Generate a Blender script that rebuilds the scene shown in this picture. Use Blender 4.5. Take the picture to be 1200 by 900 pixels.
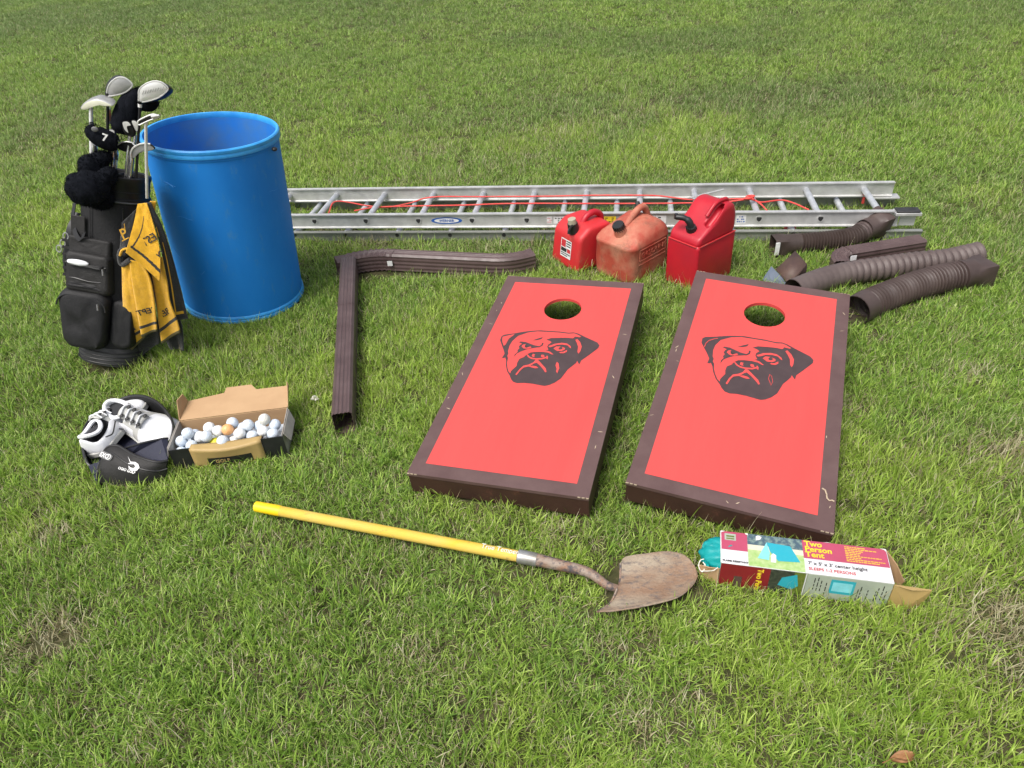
import bpy, bmesh, math, random
import numpy as np
from mathutils import Vector, Matrix, noise

for _o in list(bpy.data.objects):
    bpy.data.objects.remove(_o)
SC = bpy.context.scene
COL = SC.collection
RAD = math.radians

# ------------------------------------------------------------------ camera
FPX, PITCH, ROLL, CAMH = 844.0, 0.6338, 0.08, 1.724
cam_data = bpy.data.cameras.new("camera")
cam = bpy.data.objects.new("camera", cam_data)
COL.objects.link(cam)
cam_data.sensor_width = 36.0
cam_data.lens = FPX / 1200.0 * 36.0
cam_data.clip_start = 0.02
cam_data.clip_end = 2000.0
cam.matrix_world = (Matrix.Translation((0, 0, CAMH)) @ Matrix.Rotation(math.pi / 2 - PITCH, 4, 'X')
                    @ Matrix.Rotation(-ROLL, 4, 'Z'))
SC.camera = cam

# ------------------------------------------------------------------ sky + sun
SUN_EL, SUN_AZ = RAD(60), RAD(-135)       # azimuth measured from +y towards +x
world = bpy.data.worlds.new("World")
SC.world = world
world.use_nodes = True
wn = world.node_tree
wn.nodes.clear()
sky = wn.nodes.new("ShaderNodeTexSky")
sky.sky_type = 'NISHITA'
sky.sun_disc = False
sky.sun_elevation = SUN_EL
sky.sun_rotation = SUN_AZ
sky.air_density = 1.0
sky.dust_density = 5.0
sky.ozone_density = 0.6
hsv = wn.nodes.new("ShaderNodeHueSaturation")
hsv.inputs['Saturation'].default_value = 0.45
bg = wn.nodes.new("ShaderNodeBackground")
bg.inputs['Strength'].default_value = 0.15
wo = wn.nodes.new("ShaderNodeOutputWorld")
wn.links.new(sky.outputs[0], hsv.inputs['Color'])
wn.links.new(hsv.outputs[0], bg.inputs[0])
wn.links.new(bg.outputs[0], wo.inputs[0])

sun_data = bpy.data.lights.new("sun", 'SUN')
sun_data.energy = 2.3
sun_data.angle = RAD(26)
sun_data.color = (1.0, 0.96, 0.9)
sun = bpy.data.objects.new("sun", sun_data)
COL.objects.link(sun)
_sd = Vector((math.sin(SUN_AZ) * math.cos(SUN_EL), math.cos(SUN_AZ) * math.cos(SUN_EL), math.sin(SUN_EL)))
sun.rotation_euler = _sd.to_track_quat('Z', 'Y').to_euler()
sun.location = _sd * 30

SC.view_settings.view_transform = 'Standard'
SC.view_settings.look = 'None'
SC.view_settings.gamma = 1.0
SC.view_settings.exposure = 0.34
SC.render.engine = 'CYCLES'
SC.cycles.max_bounces = 8

# ------------------------------------------------------------------ survey helpers (photo point at a known height / distance -> place)
def _ray(u, v):
    X = (u - 600) / FPX
    Y = (450 - v) / FPX
    c, s = math.cos(ROLL), math.sin(ROLL)
    X, Y = X * c + Y * s, -X * s + Y * c
    return Vector((X, math.cos(PITCH) + Y * math.sin(PITCH), -math.sin(PITCH) + Y * math.cos(PITCH)))
def at(u, v, z=0.0):
    d = _ray(u, v)
    return Vector((0, 0, CAMH)) + d * ((z - CAMH) / d.z)
def aty(u, v, y):
    d = _ray(u, v)
    return Vector((0, 0, CAMH)) + d * (y / d.y)

# ------------------------------------------------------------------ materials
def _ramp(nt, fac, stops):
    r = nt.nodes.new("ShaderNodeValToRGB")
    el = r.color_ramp.elements
    el[0].position, el[0].color = stops[0][0], (*stops[0][1], 1)
    el[1].position, el[1].color = stops[-1][0], (*stops[-1][1], 1)
    for p, c in stops[1:-1]:
        e = el.new(p)
        e.color = (*c, 1)
    nt.links.new(fac, r.inputs[0])
    return r.outputs[0]

def mat(name, col, rough=0.5, metal=0.0, col2=None, scale=8.0, lo=0.35, hi=0.65, detail=6.0, bump=0.0, bscale=60.0,
        wear=None, wscale=30.0, wlo=0.62, whi=0.7, spec=0.5, rough2=None, coat=0.0, sheen=0.0, stretch=None):
    """principled surface whose colour drifts between col and col2, with optional worn patches and fine relief"""
    m = bpy.data.materials.new(name)
    m.use_nodes = True
    nt = m.node_tree
    b = nt.nodes["Principled BSDF"]
    b.inputs['Roughness'].default_value = rough
    b.inputs['Metallic'].default_value = metal
    b.inputs['Specular IOR Level'].default_value = spec
    b.inputs['Coat Weight'].default_value = coat
    b.inputs['Sheen Weight'].default_value = sheen
    tc = nt.nodes.new("ShaderNodeTexCoord")
    vec = tc.outputs['Object']
    if stretch:
        mp = nt.nodes.new("ShaderNodeMapping")
        mp.inputs['Scale'].default_value = stretch
        nt.links.new(vec, mp.inputs[0])
        vec = mp.outputs[0]
    def nz(sc, det=detail, rg=0.6):
        n = nt.nodes.new("ShaderNodeTexNoise")
        n.inputs['Scale'].default_value = sc
        n.inputs['Detail'].default_value = det
        n.inputs['Roughness'].default_value = rg
        nt.links.new(vec, n.inputs['Vector'])
        return n.outputs['Fac']
    col2 = col2 or tuple(c * 0.82 for c in col)
    n1 = nz(scale)
    c = _ramp(nt, n1, [(lo, col), (hi, col2)])
    if wear:
        n2 = nz(wscale, 8.0, 0.7)
        w = _ramp(nt, n2, [(wlo, (0, 0, 0)), (whi, (1, 1, 1))])
        mx = nt.nodes.new("ShaderNodeMix")
        mx.data_type = 'RGBA'
        nt.links.new(w, mx.inputs[0])
        nt.links.new(c, mx.inputs[6])
        mx.inputs[7].default_value = (*wear, 1)
        c = mx.outputs[2]
    nt.links.new(c, b.inputs['Base Color'])
    if rough2 is not None:
        n3 = nz(scale * 2.3)
        mr = nt.nodes.new("ShaderNodeMapRange")
        mr.inputs['From Min'].default_value = 0.3
        mr.inputs['From Max'].default_value = 0.7
        mr.inputs['To Min'].default_value = rough
        mr.inputs['To Max'].default_value = rough2
        nt.links.new(n3, mr.inputs[0])
        nt.links.new(mr.outputs[0], b.inputs['Roughness'])
    if bump:
        bp = nt.nodes.new("ShaderNodeBump")
        bp.inputs['Strength'].default_value = bump
        bp.inputs['Distance'].default_value = 0.004
        nt.links.new(nz(bscale, 4.0), bp.inputs['Height'])
        nt.links.new(bp.outputs[0], b.inputs['Normal'])
    return m

M = {}
M['board_red'] = mat('board_red', (0.68, 0.066, 0.060), 0.54, col2=(0.57, 0.058, 0.054), scale=2.2, lo=.3, hi=.7, detail=12, rough2=0.66, bump=0.25, bscale=14,
                     wear=(0.42, 0.030, 0.030), wscale=16, wlo=0.69, whi=0.80, stretch=(3.2, .55, 1), spec=.45)
M['board_brown'] = mat('board_brown', (0.085, 0.046, 0.044), 0.48, col2=(0.115, 0.068, 0.064), scale=7, detail=10, rough2=0.6, bump=0.3, bscale=40,
                       wear=(0.26, 0.19, 0.15), wscale=34, wlo=0.70, whi=0.77)
M['board_edge'] = mat('board_edge', (0.036, 0.014, 0.011), 0.55, col2=(0.05, 0.02, 0.015), scale=12, bump=0.2, wear=(0.10, 0.035, 0.025), wscale=20)
M['chip'] = mat('chipped_wood', (0.5, 0.4, 0.28), 0.8, scale=40)
M['print_brown'] = mat('print_brown', (0.048, 0.030, 0.031), 0.5, col2=(0.062, 0.040, 0.041), scale=20, rough2=0.52,
                       wear=(0.4, 0.08, 0.07), wscale=60, wlo=0.75, whi=0.78)
M['blue'] = mat('blue_plastic', (0.006, 0.185, 0.62), 0.50, col2=(0.012, 0.22, 0.68), scale=5, detail=12, rough2=0.68, bump=0.12, bscale=16,
                wear=(0.055, 0.24, 0.56), wscale=24, wlo=0.58, whi=0.74, stretch=(1, 1, 0.45), spec=.35)
M['blue_rim'] = mat('blue_rim', (0.05, 0.38, 0.80), 0.45, col2=(0.02, 0.26, 0.7), scale=14)
M['barrel_in'] = mat('barrel_inside', (0.010, 0.19, 0.66), 0.5, col2=(0.06, 0.20, 0.46), scale=5, wear=(0.2, 0.24, 0.3), wscale=5, wlo=0.62, whi=0.85)
M['alu'] = mat('aluminium', (0.66, 0.66, 0.65), 0.46, 0.62, col2=(0.52, 0.52, 0.51), scale=14, rough2=0.6, bump=0.05, wear=(0.2, 0.2, 0.19), wscale=18, wlo=0.7, whi=0.8)
M['alu_shaded'] = mat('aluminium_shaded', (0.36, 0.37, 0.35), 0.5, 0.6, col2=(0.25, 0.26, 0.24), scale=7, rough2=0.62, stretch=(0.3, 1, 1))  # lower rails: aluminium darkened, the shadow down in the grass put into the colour
M['rung'] = mat('rung_metal', (0.66, 0.68, 0.70), 0.4, 0.6, col2=(0.5, 0.52, 0.55), scale=18, rough2=0.55)
M['dark'] = mat('dark_hole', (0.02, 0.02, 0.02), 0.7)
M['black_rubber'] = mat('black_rubber', (0.014, 0.014, 0.015), 0.6, col2=(0.04, 0.04, 0.042), scale=20, bump=0.2)
M['rope'] = mat('red_cord', (0.70, 0.045, 0.04), 0.7, col2=(0.6, 0.1, 0.08), scale=40)
M['can_red'] = mat('red_plastic', (0.46, 0.010, 0.022), 0.38, col2=(0.37, 0.010, 0.024), scale=7, rough2=0.5, bump=0.08, bscale=40,
                   wear=(0.6, 0.16, 0.14), wscale=12, wlo=0.66, whi=0.9)
M['can_faded'] = mat('faded_red_plastic', (0.36, 0.055, 0.032), 0.62, col2=(0.46, 0.19, 0.12), scale=7, lo=0.40, hi=0.62, rough2=0.7, bump=0.2, bscale=50,
                     wear=(0.13, 0.065, 0.04), wscale=13, wlo=0.55, whi=0.75, detail=9)
M['can_red_old'] = mat('rubbed_red_plastic', (0.54, 0.018, 0.026), 0.42, col2=(0.45, 0.03, 0.03), scale=8, rough2=0.55,
                       wear=(0.36, 0.15, 0.11), wscale=8, wlo=0.56, whi=0.75)
M['black_plastic'] = mat('black_plastic', (0.012, 0.012, 0.013), 0.4, col2=(0.02, 0.02, 0.022), scale=20)
M['beige_cap'] = mat('beige_cap', (0.42, 0.38, 0.28), 0.5)
M['spout_brown'] = mat('brown_metal', (0.070, 0.043, 0.042), 0.36, col2=(0.10, 0.066, 0.064), scale=9, detail=10, rough2=0.55, bump=.12, bscale=25, wear=(0.16, 0.12, 0.10), wscale=26, wlo=0.68, whi=0.78)
M['pipe_brown'] = mat('brown_plastic', (0.048, 0.031, 0.028), 0.48, col2=(0.072, 0.050, 0.045), scale=8, detail=10, rough2=0.62, bump=0.1, wear=(0.15, 0.12, 0.095), wscale=22, wlo=.64, whi=.8)
M['pipe_dark'] = mat('dark_brown_plastic', (0.036, 0.023, 0.019), 0.5, col2=(0.055, 0.038, 0.033), scale=10, rough2=0.6, bump=0.1)
M['pipe_grey'] = mat('greyed_brown_plastic', (0.085, 0.062, 0.058), 0.5, col2=(0.115, 0.088, 0.082), scale=7, detail=10, rough2=0.62, bump=0.1, wear=(0.19, 0.155, 0.13), wscale=18, wlo=.62, whi=.8)
M['rusty'] = mat('rusty_brown', (0.07, 0.04, 0.034), 0.6, col2=(0.1, 0.06, 0.045), scale=18, bump=0.3)
M['bluegrey'] = mat('blue_grey_reflection', (0.10, 0.13, 0.18), 0.4, 0.0, col2=(0.05, 0.065, 0.09), scale=5)  # bluish reflection inside the bent offcut, put into its base colour
M['white'] = mat('white_sticker', (0.75, 0.75, 0.74), 0.5, col2=(0.6, 0.6, 0.6), scale=40)
M['ink'] = mat('ink_black', (0.02, 0.02, 0.02), 0.6)
M['ink_red'] = mat('ink_red', (0.5, 0.03, 0.04), 0.6)
M['ink_blue'] = mat('ink_blue', (0.02, 0.10, 0.38), 0.5)
M['ink_yellow'] = mat('ink_yellow', (0.85, 0.62, 0.03), 0.55)
M['yellow_paint'] = mat('yellow_paint', (0.62, 0.41, 0.03), 0.62, col2=(0.58, 0.42, 0.10), scale=11, detail=12, rough2=0.75, bump=0.25,
                        wear=(0.24, 0.16, 0.07), wscale=55, wlo=0.60, whi=0.70, stretch=(0.4, 1, 1), spec=.3)
M['yellow_fresh'] = mat('yellow_grip', (0.85, 0.60, 0.01), 0.45, col2=(0.8, 0.5, 0.01), scale=12)
M['rust'] = mat('rusty_steel', (0.22, 0.12, 0.075), 0.7, 0.15, col2=(0.27, 0.215, 0.175), scale=20, lo=0.42, hi=0.58, detail=10, bump=0.5, bscale=120,
                wear=(0.07, 0.06, 0.065), wscale=45, wlo=0.50, whi=0.60)
M['blade'] = mat('muddy_steel', (0.235, 0.145, 0.092), 0.7, 0.1, col2=(0.33, 0.27, 0.20), scale=12, lo=0.38, hi=0.62, detail=14, bump=0.8, bscale=150,
                 wear=(0.12, 0.10, 0.095), wscale=70, wlo=0.50, whi=0.68, stretch=(0.55, 1.2, 1))
M['steel'] = mat('steel_collar', (0.38, 0.39, 0.40), 0.42, 0.6, col2=(0.25, 0.23, 0.2), scale=18)
M['chrome'] = mat('chrome', (0.75, 0.75, 0.76), 0.2, 0.9, col2=(0.6, 0.6, 0.6), scale=30)
M['silver'] = mat('brushed_silver', (0.46, 0.46, 0.45), 0.42, 0.6, col2=(0.36, 0.36, 0.36), scale=30, bump=0.1)
M['silver_light'] = mat('pale_silver', (0.78, 0.78, 0.76), 0.4, 0.4, col2=(0.62, 0.62, 0.6), scale=20)
M['pale_gold'] = mat('pale_crown', (0.80, 0.79, 0.62), 0.35, 0.2, col2=(0.66, 0.66, 0.52), scale=14)
M['graphite'] = mat('graphite', (0.015, 0.015, 0.016), 0.4, spec=.3)
M['orange_band'] = mat('orange_band', (0.72, 0.2, 0.09), 0.45, col2=(0.75, 0.42, 0.3), scale=60)
M['nylon'] = mat('black_nylon', (0.008, 0.008, 0.009), 0.6, col2=(0.015, 0.015, 0.016), scale=9, bump=0.35, bscale=160, spec=.3)
M['nylon_grey'] = mat('grey_nylon', (0.012, 0.0115, 0.0115), 0.62, col2=(0.021, 0.020, 0.0195), scale=9, bump=0.35, bscale=160, spec=.35)
M['leather'] = mat('black_vinyl', (0.009, 0.009, 0.010), 0.42, col2=(0.015, 0.015, 0.017), scale=12, bump=0.15, spec=.35)
M['knit'] = mat('black_knit', (0.003, 0.004, 0.006), 0.95, col2=(0.007, 0.008, 0.012), scale=60, bump=0.6, bscale=220, spec=.1)
M['piping'] = mat('grey_piping', (0.13, 0.13, 0.13), 0.5)
M['towel_y'] = mat('yellow_terry', (0.80, 0.44, 0.012), 0.9, col2=(0.68, 0.35, 0.012), scale=70, bump=0.9, bscale=420, sheen=0.3)
M['towel_k'] = mat('black_terry', (0.012, 0.012, 0.013), 0.9, col2=(0.022, 0.022, 0.022), scale=70, bump=0.8, bscale=420, sheen=0.3)
M['towel_hem'] = mat('olive_hem', (0.10, 0.085, 0.035), 0.9, scale=50)
M['cardboard'] = mat('cardboard', (0.42, 0.27, 0.145), 0.8, col2=(0.37, 0.23, 0.12), scale=7, bump=0.1, stretch=(1, 1, 4))
M['kraft'] = mat('kraft_panel', (0.42, 0.29, 0.11), 0.55, col2=(0.36, 0.25, 0.10), scale=9, wear=(0.55, 0.45, 0.25), wscale=30, wlo=0.72, whi=0.8)
M['box_black'] = mat('black_card', (0.012, 0.012, 0.014), 0.4, col2=(0.02, 0.02, 0.022), scale=20, wear=(0.2, 0.17, 0.13), wscale=40, wlo=0.74, whi=0.78)
M['box_grey'] = mat('grey_card', (0.33, 0.31, 0.28), 0.7, col2=(0.25, 0.23, 0.21), scale=15)
M['leather_white'] = mat('white_leather', (0.80, 0.81, 0.83), 0.45, col2=(0.72, 0.73, 0.76), scale=9, bump=0.15, bscale=120)
M['shoe_grey'] = mat('grey_trim', (0.50, 0.50, 0.47), 0.5, col2=(0.4, 0.4, 0.38), scale=20)
M['shoe_in'] = mat('shoe_lining', (0.025, 0.026, 0.03), 0.85, col2=(0.015, 0.015, 0.018), scale=20)
M['navy'] = mat('navy_lining', (0.012, 0.015, 0.035), 0.7, col2=(0.02, 0.022, 0.045), scale=15, bump=0.3, bscale=150)
M['teal'] = mat('teal_nylon', (0.0, 0.30, 0.30), 0.5, col2=(0.0, 0.22, 0.23), scale=20, bump=0.4, bscale=60)
M['t_red'] = mat('print_red', (0.42, 0.065, 0.125), 0.38, col2=(0.38, 0.06, 0.11), scale=10, rough2=0.5, wear=(0.62, 0.42, 0.42), wscale=55, wlo=0.68, whi=0.76, bump=.3, bscale=25)
M['t_darkred'] = mat('print_dark_red', (0.24, 0.012, 0.02), 0.4, col2=(0.18, 0.01, 0.015), scale=10, rough2=0.55)
M['t_white'] = mat('print_white', (0.66, 0.66, 0.67), 0.45, col2=(0.56, 0.56, 0.58), scale=9, detail=10, bump=.3, bscale=25, wear=(0.42, 0.38, 0.32), wscale=40, wlo=.68, whi=.8)
M['t_pale'] = mat('print_pale_green', (0.38, 0.42, 0.34), 0.5, col2=(0.30, 0.34, 0.28), scale=9, detail=10, bump=.3, bscale=25, wear=(0.24, 0.22, 0.15), wscale=30, wlo=.64, whi=.8)
M['t_trees'] = mat('print_trees', (0.06, 0.10, 0.13), 0.4, col2=(0.22, 0.30, 0.26), scale=70, lo=0.45, hi=0.68)
M['t_grass'] = mat('print_grass', (0.26, 0.42, 0.12), 0.45, col2=(0.42, 0.52, 0.25), scale=60)
M['t_sky'] = mat('print_sand', (0.62, 0.60, 0.46), 0.45, scale=60)
M['t_teal'] = mat('print_teal', (0.02, 0.33, 0.42), 0.4, col2=(0.03, 0.34, 0.42), scale=40)
M['t_teal_light'] = mat('print_light_teal', (0.22, 0.62, 0.70), 0.4, scale=40)
M['t_olive'] = mat('print_olive', (0.14, 0.17, 0.03), 0.5, col2=(0.09, 0.13, 0.02), scale=60)
M['t_dark'] = mat('print_dark', (0.02, 0.025, 0.02), 0.45, col2=(0.06, 0.07, 0.05), scale=90)
M['cord_white'] = mat('white_cord', (0.7, 0.68, 0.62), 0.8)
M['petal'] = mat('clover_white', (0.75, 0.73, 0.64), 0.8)
M['dry_leaf'] = mat('dry_leaf', (0.30, 0.15, 0.06), 0.7, col2=(0.22, 0.1, 0.04), scale=60)

def ball_mat(name, c, c2):
    m = mat(name, c, 0.32, col2=c2, scale=14, bump=0.5, bscale=330, wear=(0.22, 0.20, 0.16), wscale=70, wlo=0.66, whi=0.74)
    nt = m.node_tree
    b_ = [n for n in nt.nodes if n.type == 'BUMP'][0]
    vo = nt.nodes.new('ShaderNodeTexVoronoi')
    vo.inputs['Scale'].default_value = 260
    tc_ = [n for n in nt.nodes if n.type == 'TEX_COORD'][0]
    nt.links.new(tc_.outputs['Object'], vo.inputs['Vector'])
    nt.links.new(vo.outputs['Distance'], b_.inputs['Height'])
    b_.inputs['Strength'].default_value = .8
    b_.inputs['Distance'].default_value = .0015
    return m
BALLS = [ball_mat('ball_white', (0.80, 0.80, 0.78), (0.72, 0.74, 0.76)), ball_mat('ball_cool', (0.64, 0.70, 0.77), (0.56, 0.64, 0.74)),
         ball_mat('ball_orange', (0.78, 0.42, 0.18), (0.68, 0.34, 0.13)), ball_mat('ball_yellow', (0.80, 0.72, 0.05), (0.7, 0.64, 0.05)),
         ball_mat('ball_stained', (0.68, 0.66, 0.60), (0.60, 0.62, 0.62))]

# ------------------------------------------------------------------ mesh builder
class MB:
    def __init__(s):
        s.v, s.f, s.m = [], [], []
    def add(s, vs, fs, m=0):
        o = len(s.v)
        s.v += [tuple(p) for p in vs]
        s.f += [tuple(i + o for i in f) for f in fs]
        s.m += [m] * len(fs)
        return s
    def box(s, a, b, m=0, mtx=None):
        x0, y0, z0 = a
        x1, y1, z1 = b
        vs = [Vector(p) for p in ((x0, y0, z0), (x1, y0, z0), (x1, y1, z0), (x0, y1, z0), (x0, y0, z1), (x1, y0, z1), (x1, y1, z1), (x0, y1, z1))]
        if mtx:
            vs = [mtx @ p for p in vs]
        return s.add(vs, [(0, 3, 2, 1), (4, 5, 6, 7), (0, 1, 5, 4), (1, 2, 6, 5), (2, 3, 7, 6), (3, 0, 4, 7)], m)
    def loft(s, secs, caps=(True, True), m=0, closed=True):
        n = len(secs[0])
        vs = [p for sec in secs for p in sec]
        fs = []
        for i in range(len(secs) - 1):
            for j in range(n if closed else n - 1):
                k = (j + 1) % n
                fs.append((i * n + j, i * n + k, (i + 1) * n + k, (i + 1) * n + j))
        if caps[0]:
            fs.append(tuple(range(n - 1, -1, -1)))
        if caps[1]:
            fs.append(tuple((len(secs) - 1) * n + j for j in range(n)))
        return s.add(vs, fs, m)
    def tube(s, path, r, n=10, caps=(True, True), m=0, prof=None, up=None):
        P = [Vector(p) for p in path]
        if not hasattr(r, '__len__'):
            r = [r] * len(P)
        T = []
        for i in range(len(P)):
            t = P[min(i + 1, len(P) - 1)] - P[max(i - 1, 0)]
            T.append(t.normalized())
        if up is None:
            up = Vector((0, 0, 1)) if abs(T[0].z) < 0.9 else Vector((0, 1, 0))
        a = T[0].cross(Vector(up)).normalized()
        secs = []
        for i, p in enumerate(P):
            a = (a - T[i] * a.dot(T[i])).normalized()
            b = a.cross(T[i])
            if prof is None:
                secs.append([p + a * (math.cos(q) * r[i]) + b * (math.sin(q) * r[i]) for q in [2 * math.pi * k / n for k in range(n)]])
            else:
                secs.append([p + a * (x * r[i]) + b * (y * r[i]) for x, y in prof])
        return s.loft(secs, caps, m)
    def lathe(s, prof, n=48, m=0, mtx=None, caps=(False, False)):
        secs = [[Vector((r * math.cos(2 * math.pi * k / n), r * math.sin(2 * math.pi * k / n), z)) for k in range(n)] for r, z in prof]
        if mtx:
            secs = [[mtx @ p for p in q] for q in secs]
        return s.loft(secs, caps, m)
    def poly(s, pts, m=0):
        return s.add(pts, [tuple(range(len(pts)))], m)
    def prism(s, pts, off, m=0):
        off = Vector(off)
        a = [Vector(p) for p in pts]
        return s.loft([a, [p + off for p in a]], (True, True), m)
    def grid(s, fn, nu, nv, m=0, mfn=None):
        vs = [fn(i / nu, j / nv) for i in range(nu + 1) for j in range(nv + 1)]
        for i in range(nu):
            for j in range(nv):
                pass
        o = len(s.v)
        s.v += [tuple(p) for p in vs]
        for i in range(nu):
            for j in range(nv):
                a = o + i * (nv + 1) + j
                s.f.append((a, a + nv + 1, a + nv + 2, a + 1))
                s.m.append(mfn((i + .5) / nu, (j + .5) / nv) if mfn else m)
        return s
    def blob(s, c, rad, n=16, amp=0.0, fr=6.0, m=0, rot=None):
        c = Vector(c)
        secs = []
        for i in range(n + 1):
            th = math.pi * (0.001 + 0.998 * i / n)
            ring = []
            for k in range(n * 2):
                ph = math.pi * k / n
                d = Vector((math.sin(th) * math.cos(ph), math.sin(th) * math.sin(ph), math.cos(th)))
                q = 1 + (noise.noise(d * fr * 0.35 + c * 7) * amp if amp else 0)
                p = Vector((d.x * rad[0], d.y * rad[1], d.z * rad[2])) * q
                if rot:
                    p = rot @ p
                ring.append(c + p)
            secs.append(ring)
        return s.loft(secs[::-1], (True, True), m)
    def build(s, name, mats, parent=None, world=False, smooth=True, angle=38, bevel=0.0, sub=0, solid=0.0, segs=2, loc=None, rot=None):
        if not isinstance(mats, (list, tuple)):
            mats = [mats]
        vs = [Vector(p) for p in s.v]
        if world and parent is not None:
            inv = wmat(parent).inverted()
            vs = [inv @ p for p in vs]
        me = bpy.data.meshes.new(name)
        me.from_pydata(vs, [], s.f)
        me.update()
        for k in mats:
            me.materials.append(k)
        me.polygons.foreach_set('material_index', s.m)
        bm = bmesh.new()
        bm.from_mesh(me)
        bmesh.ops.recalc_face_normals(bm, faces=bm.faces)
        bm.to_mesh(me)
        bm.free()
        if smooth:
            me.polygons.foreach_set('use_smooth', [True] * len(me.polygons))
            me.set_sharp_from_angle(angle=RAD(angle))
        o = bpy.data.objects.new(name, me)
        COL.objects.link(o)
        if parent is not None:
            o.parent = parent
        if loc is not None:
            o.location = loc
        if rot is not None:
            o.rotation_euler = rot
        if solid:
            md = o.modifiers.new('solid', 'SOLIDIFY')
            md.thickness = solid
            md.offset = 0
        if bevel:
            md = o.modifiers.new('bevel', 'BEVEL')
            md.width = bevel
            md.segments = segs
            md.limit_method = 'ANGLE'
            md.angle_limit = RAD(35)
        if sub:
            md = o.modifiers.new('sub', 'SUBSURF')
            md.levels = sub
            md.render_levels = sub
        return o

def wmat(o):
    m = o.matrix_basis.copy()
    p = o.parent
    while p is not None:
        m = p.matrix_basis @ m
        p = p.parent
    return m

def tag(o, label, cat, group=None):
    o['label'] = label
    o['category'] = cat
    if group:
        o['group'] = group
    return o
def thing(name, label, cat, loc=(0, 0, 0), rotz=0.0, group=None, mtx=None):
    o = bpy.data.objects.new(name, None)
    COL.objects.link(o)
    o.empty_display_size = 0.1
    if mtx is not None:
        o.matrix_basis = mtx
    else:
        o.location = loc
        o.rotation_euler = (0, 0, rotz)
    return tag(o, label, cat, group)

_curves = {}
def text(name, s, size, m, parent, mtx, world=True, mirror=False, bold=0.0, ex=0.0002, align='LEFT', shear=0.0):
    """flat lettering: mtx maps text plane (x right, y up, z out) to the place"""
    cu = bpy.data.curves.new('lettering', 'FONT')
    cu.body = s
    cu.size = size
    cu.extrude = ex
    cu.offset = bold
    cu.shear = shear
    cu.align_x = align
    cu.space_line = 0.85
    cu.resolution_u = 3
    t = bpy.data.objects.new('lettering', cu)
    COL.objects.link(t)
    bpy.context.view_layer.update()
    me = bpy.data.meshes.new_from_object(t.evaluated_get(bpy.context.evaluated_depsgraph_get()))
    bpy.data.objects.remove(t)
    bpy.data.curves.remove(cu)
    W = mtx
    if world and parent is not None:
        W = wmat(parent).inverted() @ mtx
    if mirror:
        W = W @ Matrix.Scale(-1, 4, (1, 0, 0))
    me.transform(W)
    me.materials.clear()
    me.materials.append(m)
    o = bpy.data.objects.new(name, me)
    COL.objects.link(o)
    if parent is not None:
        o.parent = parent
    return o

def frame(o, x, y):
    """matrix with origin o, x along x, y near y, z = x cross y"""
    x = Vector(x).normalized()
    z = x.cross(Vector(y)).normalized()
    y = z.cross(x)
    m = Matrix((x, y, z)).transposed().to_4x4()
    m.translation = Vector(o)
    return m

def catmull(pts, n=8):
    P = [Vector(p) for p in pts]
    P = [P[0] * 2 - P[1]] + P + [P[-1] * 2 - P[-2]]
    out = []
    for i in range(1, len(P) - 2):
        for k in range(n):
            t = k / n
            a, b, c, d = P[i - 1], P[i], P[i + 1], P[i + 2]
            out.append(0.5 * ((2 * b) + (c - a) * t + (2 * a - 5 * b + 4 * c - d) * t * t + (-a + 3 * b - 3 * c + d) * t ** 3))
    out.append(P[-2])
    return out

def sstep(a, b, x):
    t = min(1, max(0, (x - a) / (b - a)))
    return t * t * (3 - 2 * t)
def G(x, y):
    """height of the lawn: level where the things lie, a gentle rise on the left"""
    d = max(0.0, -1.05 - x)
    return sstep(2.25, 2.75, y) * 0.13 * math.tanh(0.098 * d / 0.13)

EXC = []       # footprints kept free of grass: ('p', polygon) or ('c', points, radius)
def excl_poly(pts):
    EXC.append(('p', [(p[0], p[1]) for p in pts]))
def excl_cap(pts, r):
    EXC.append(('c', [(p[0], p[1]) for p in pts], r))

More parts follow.
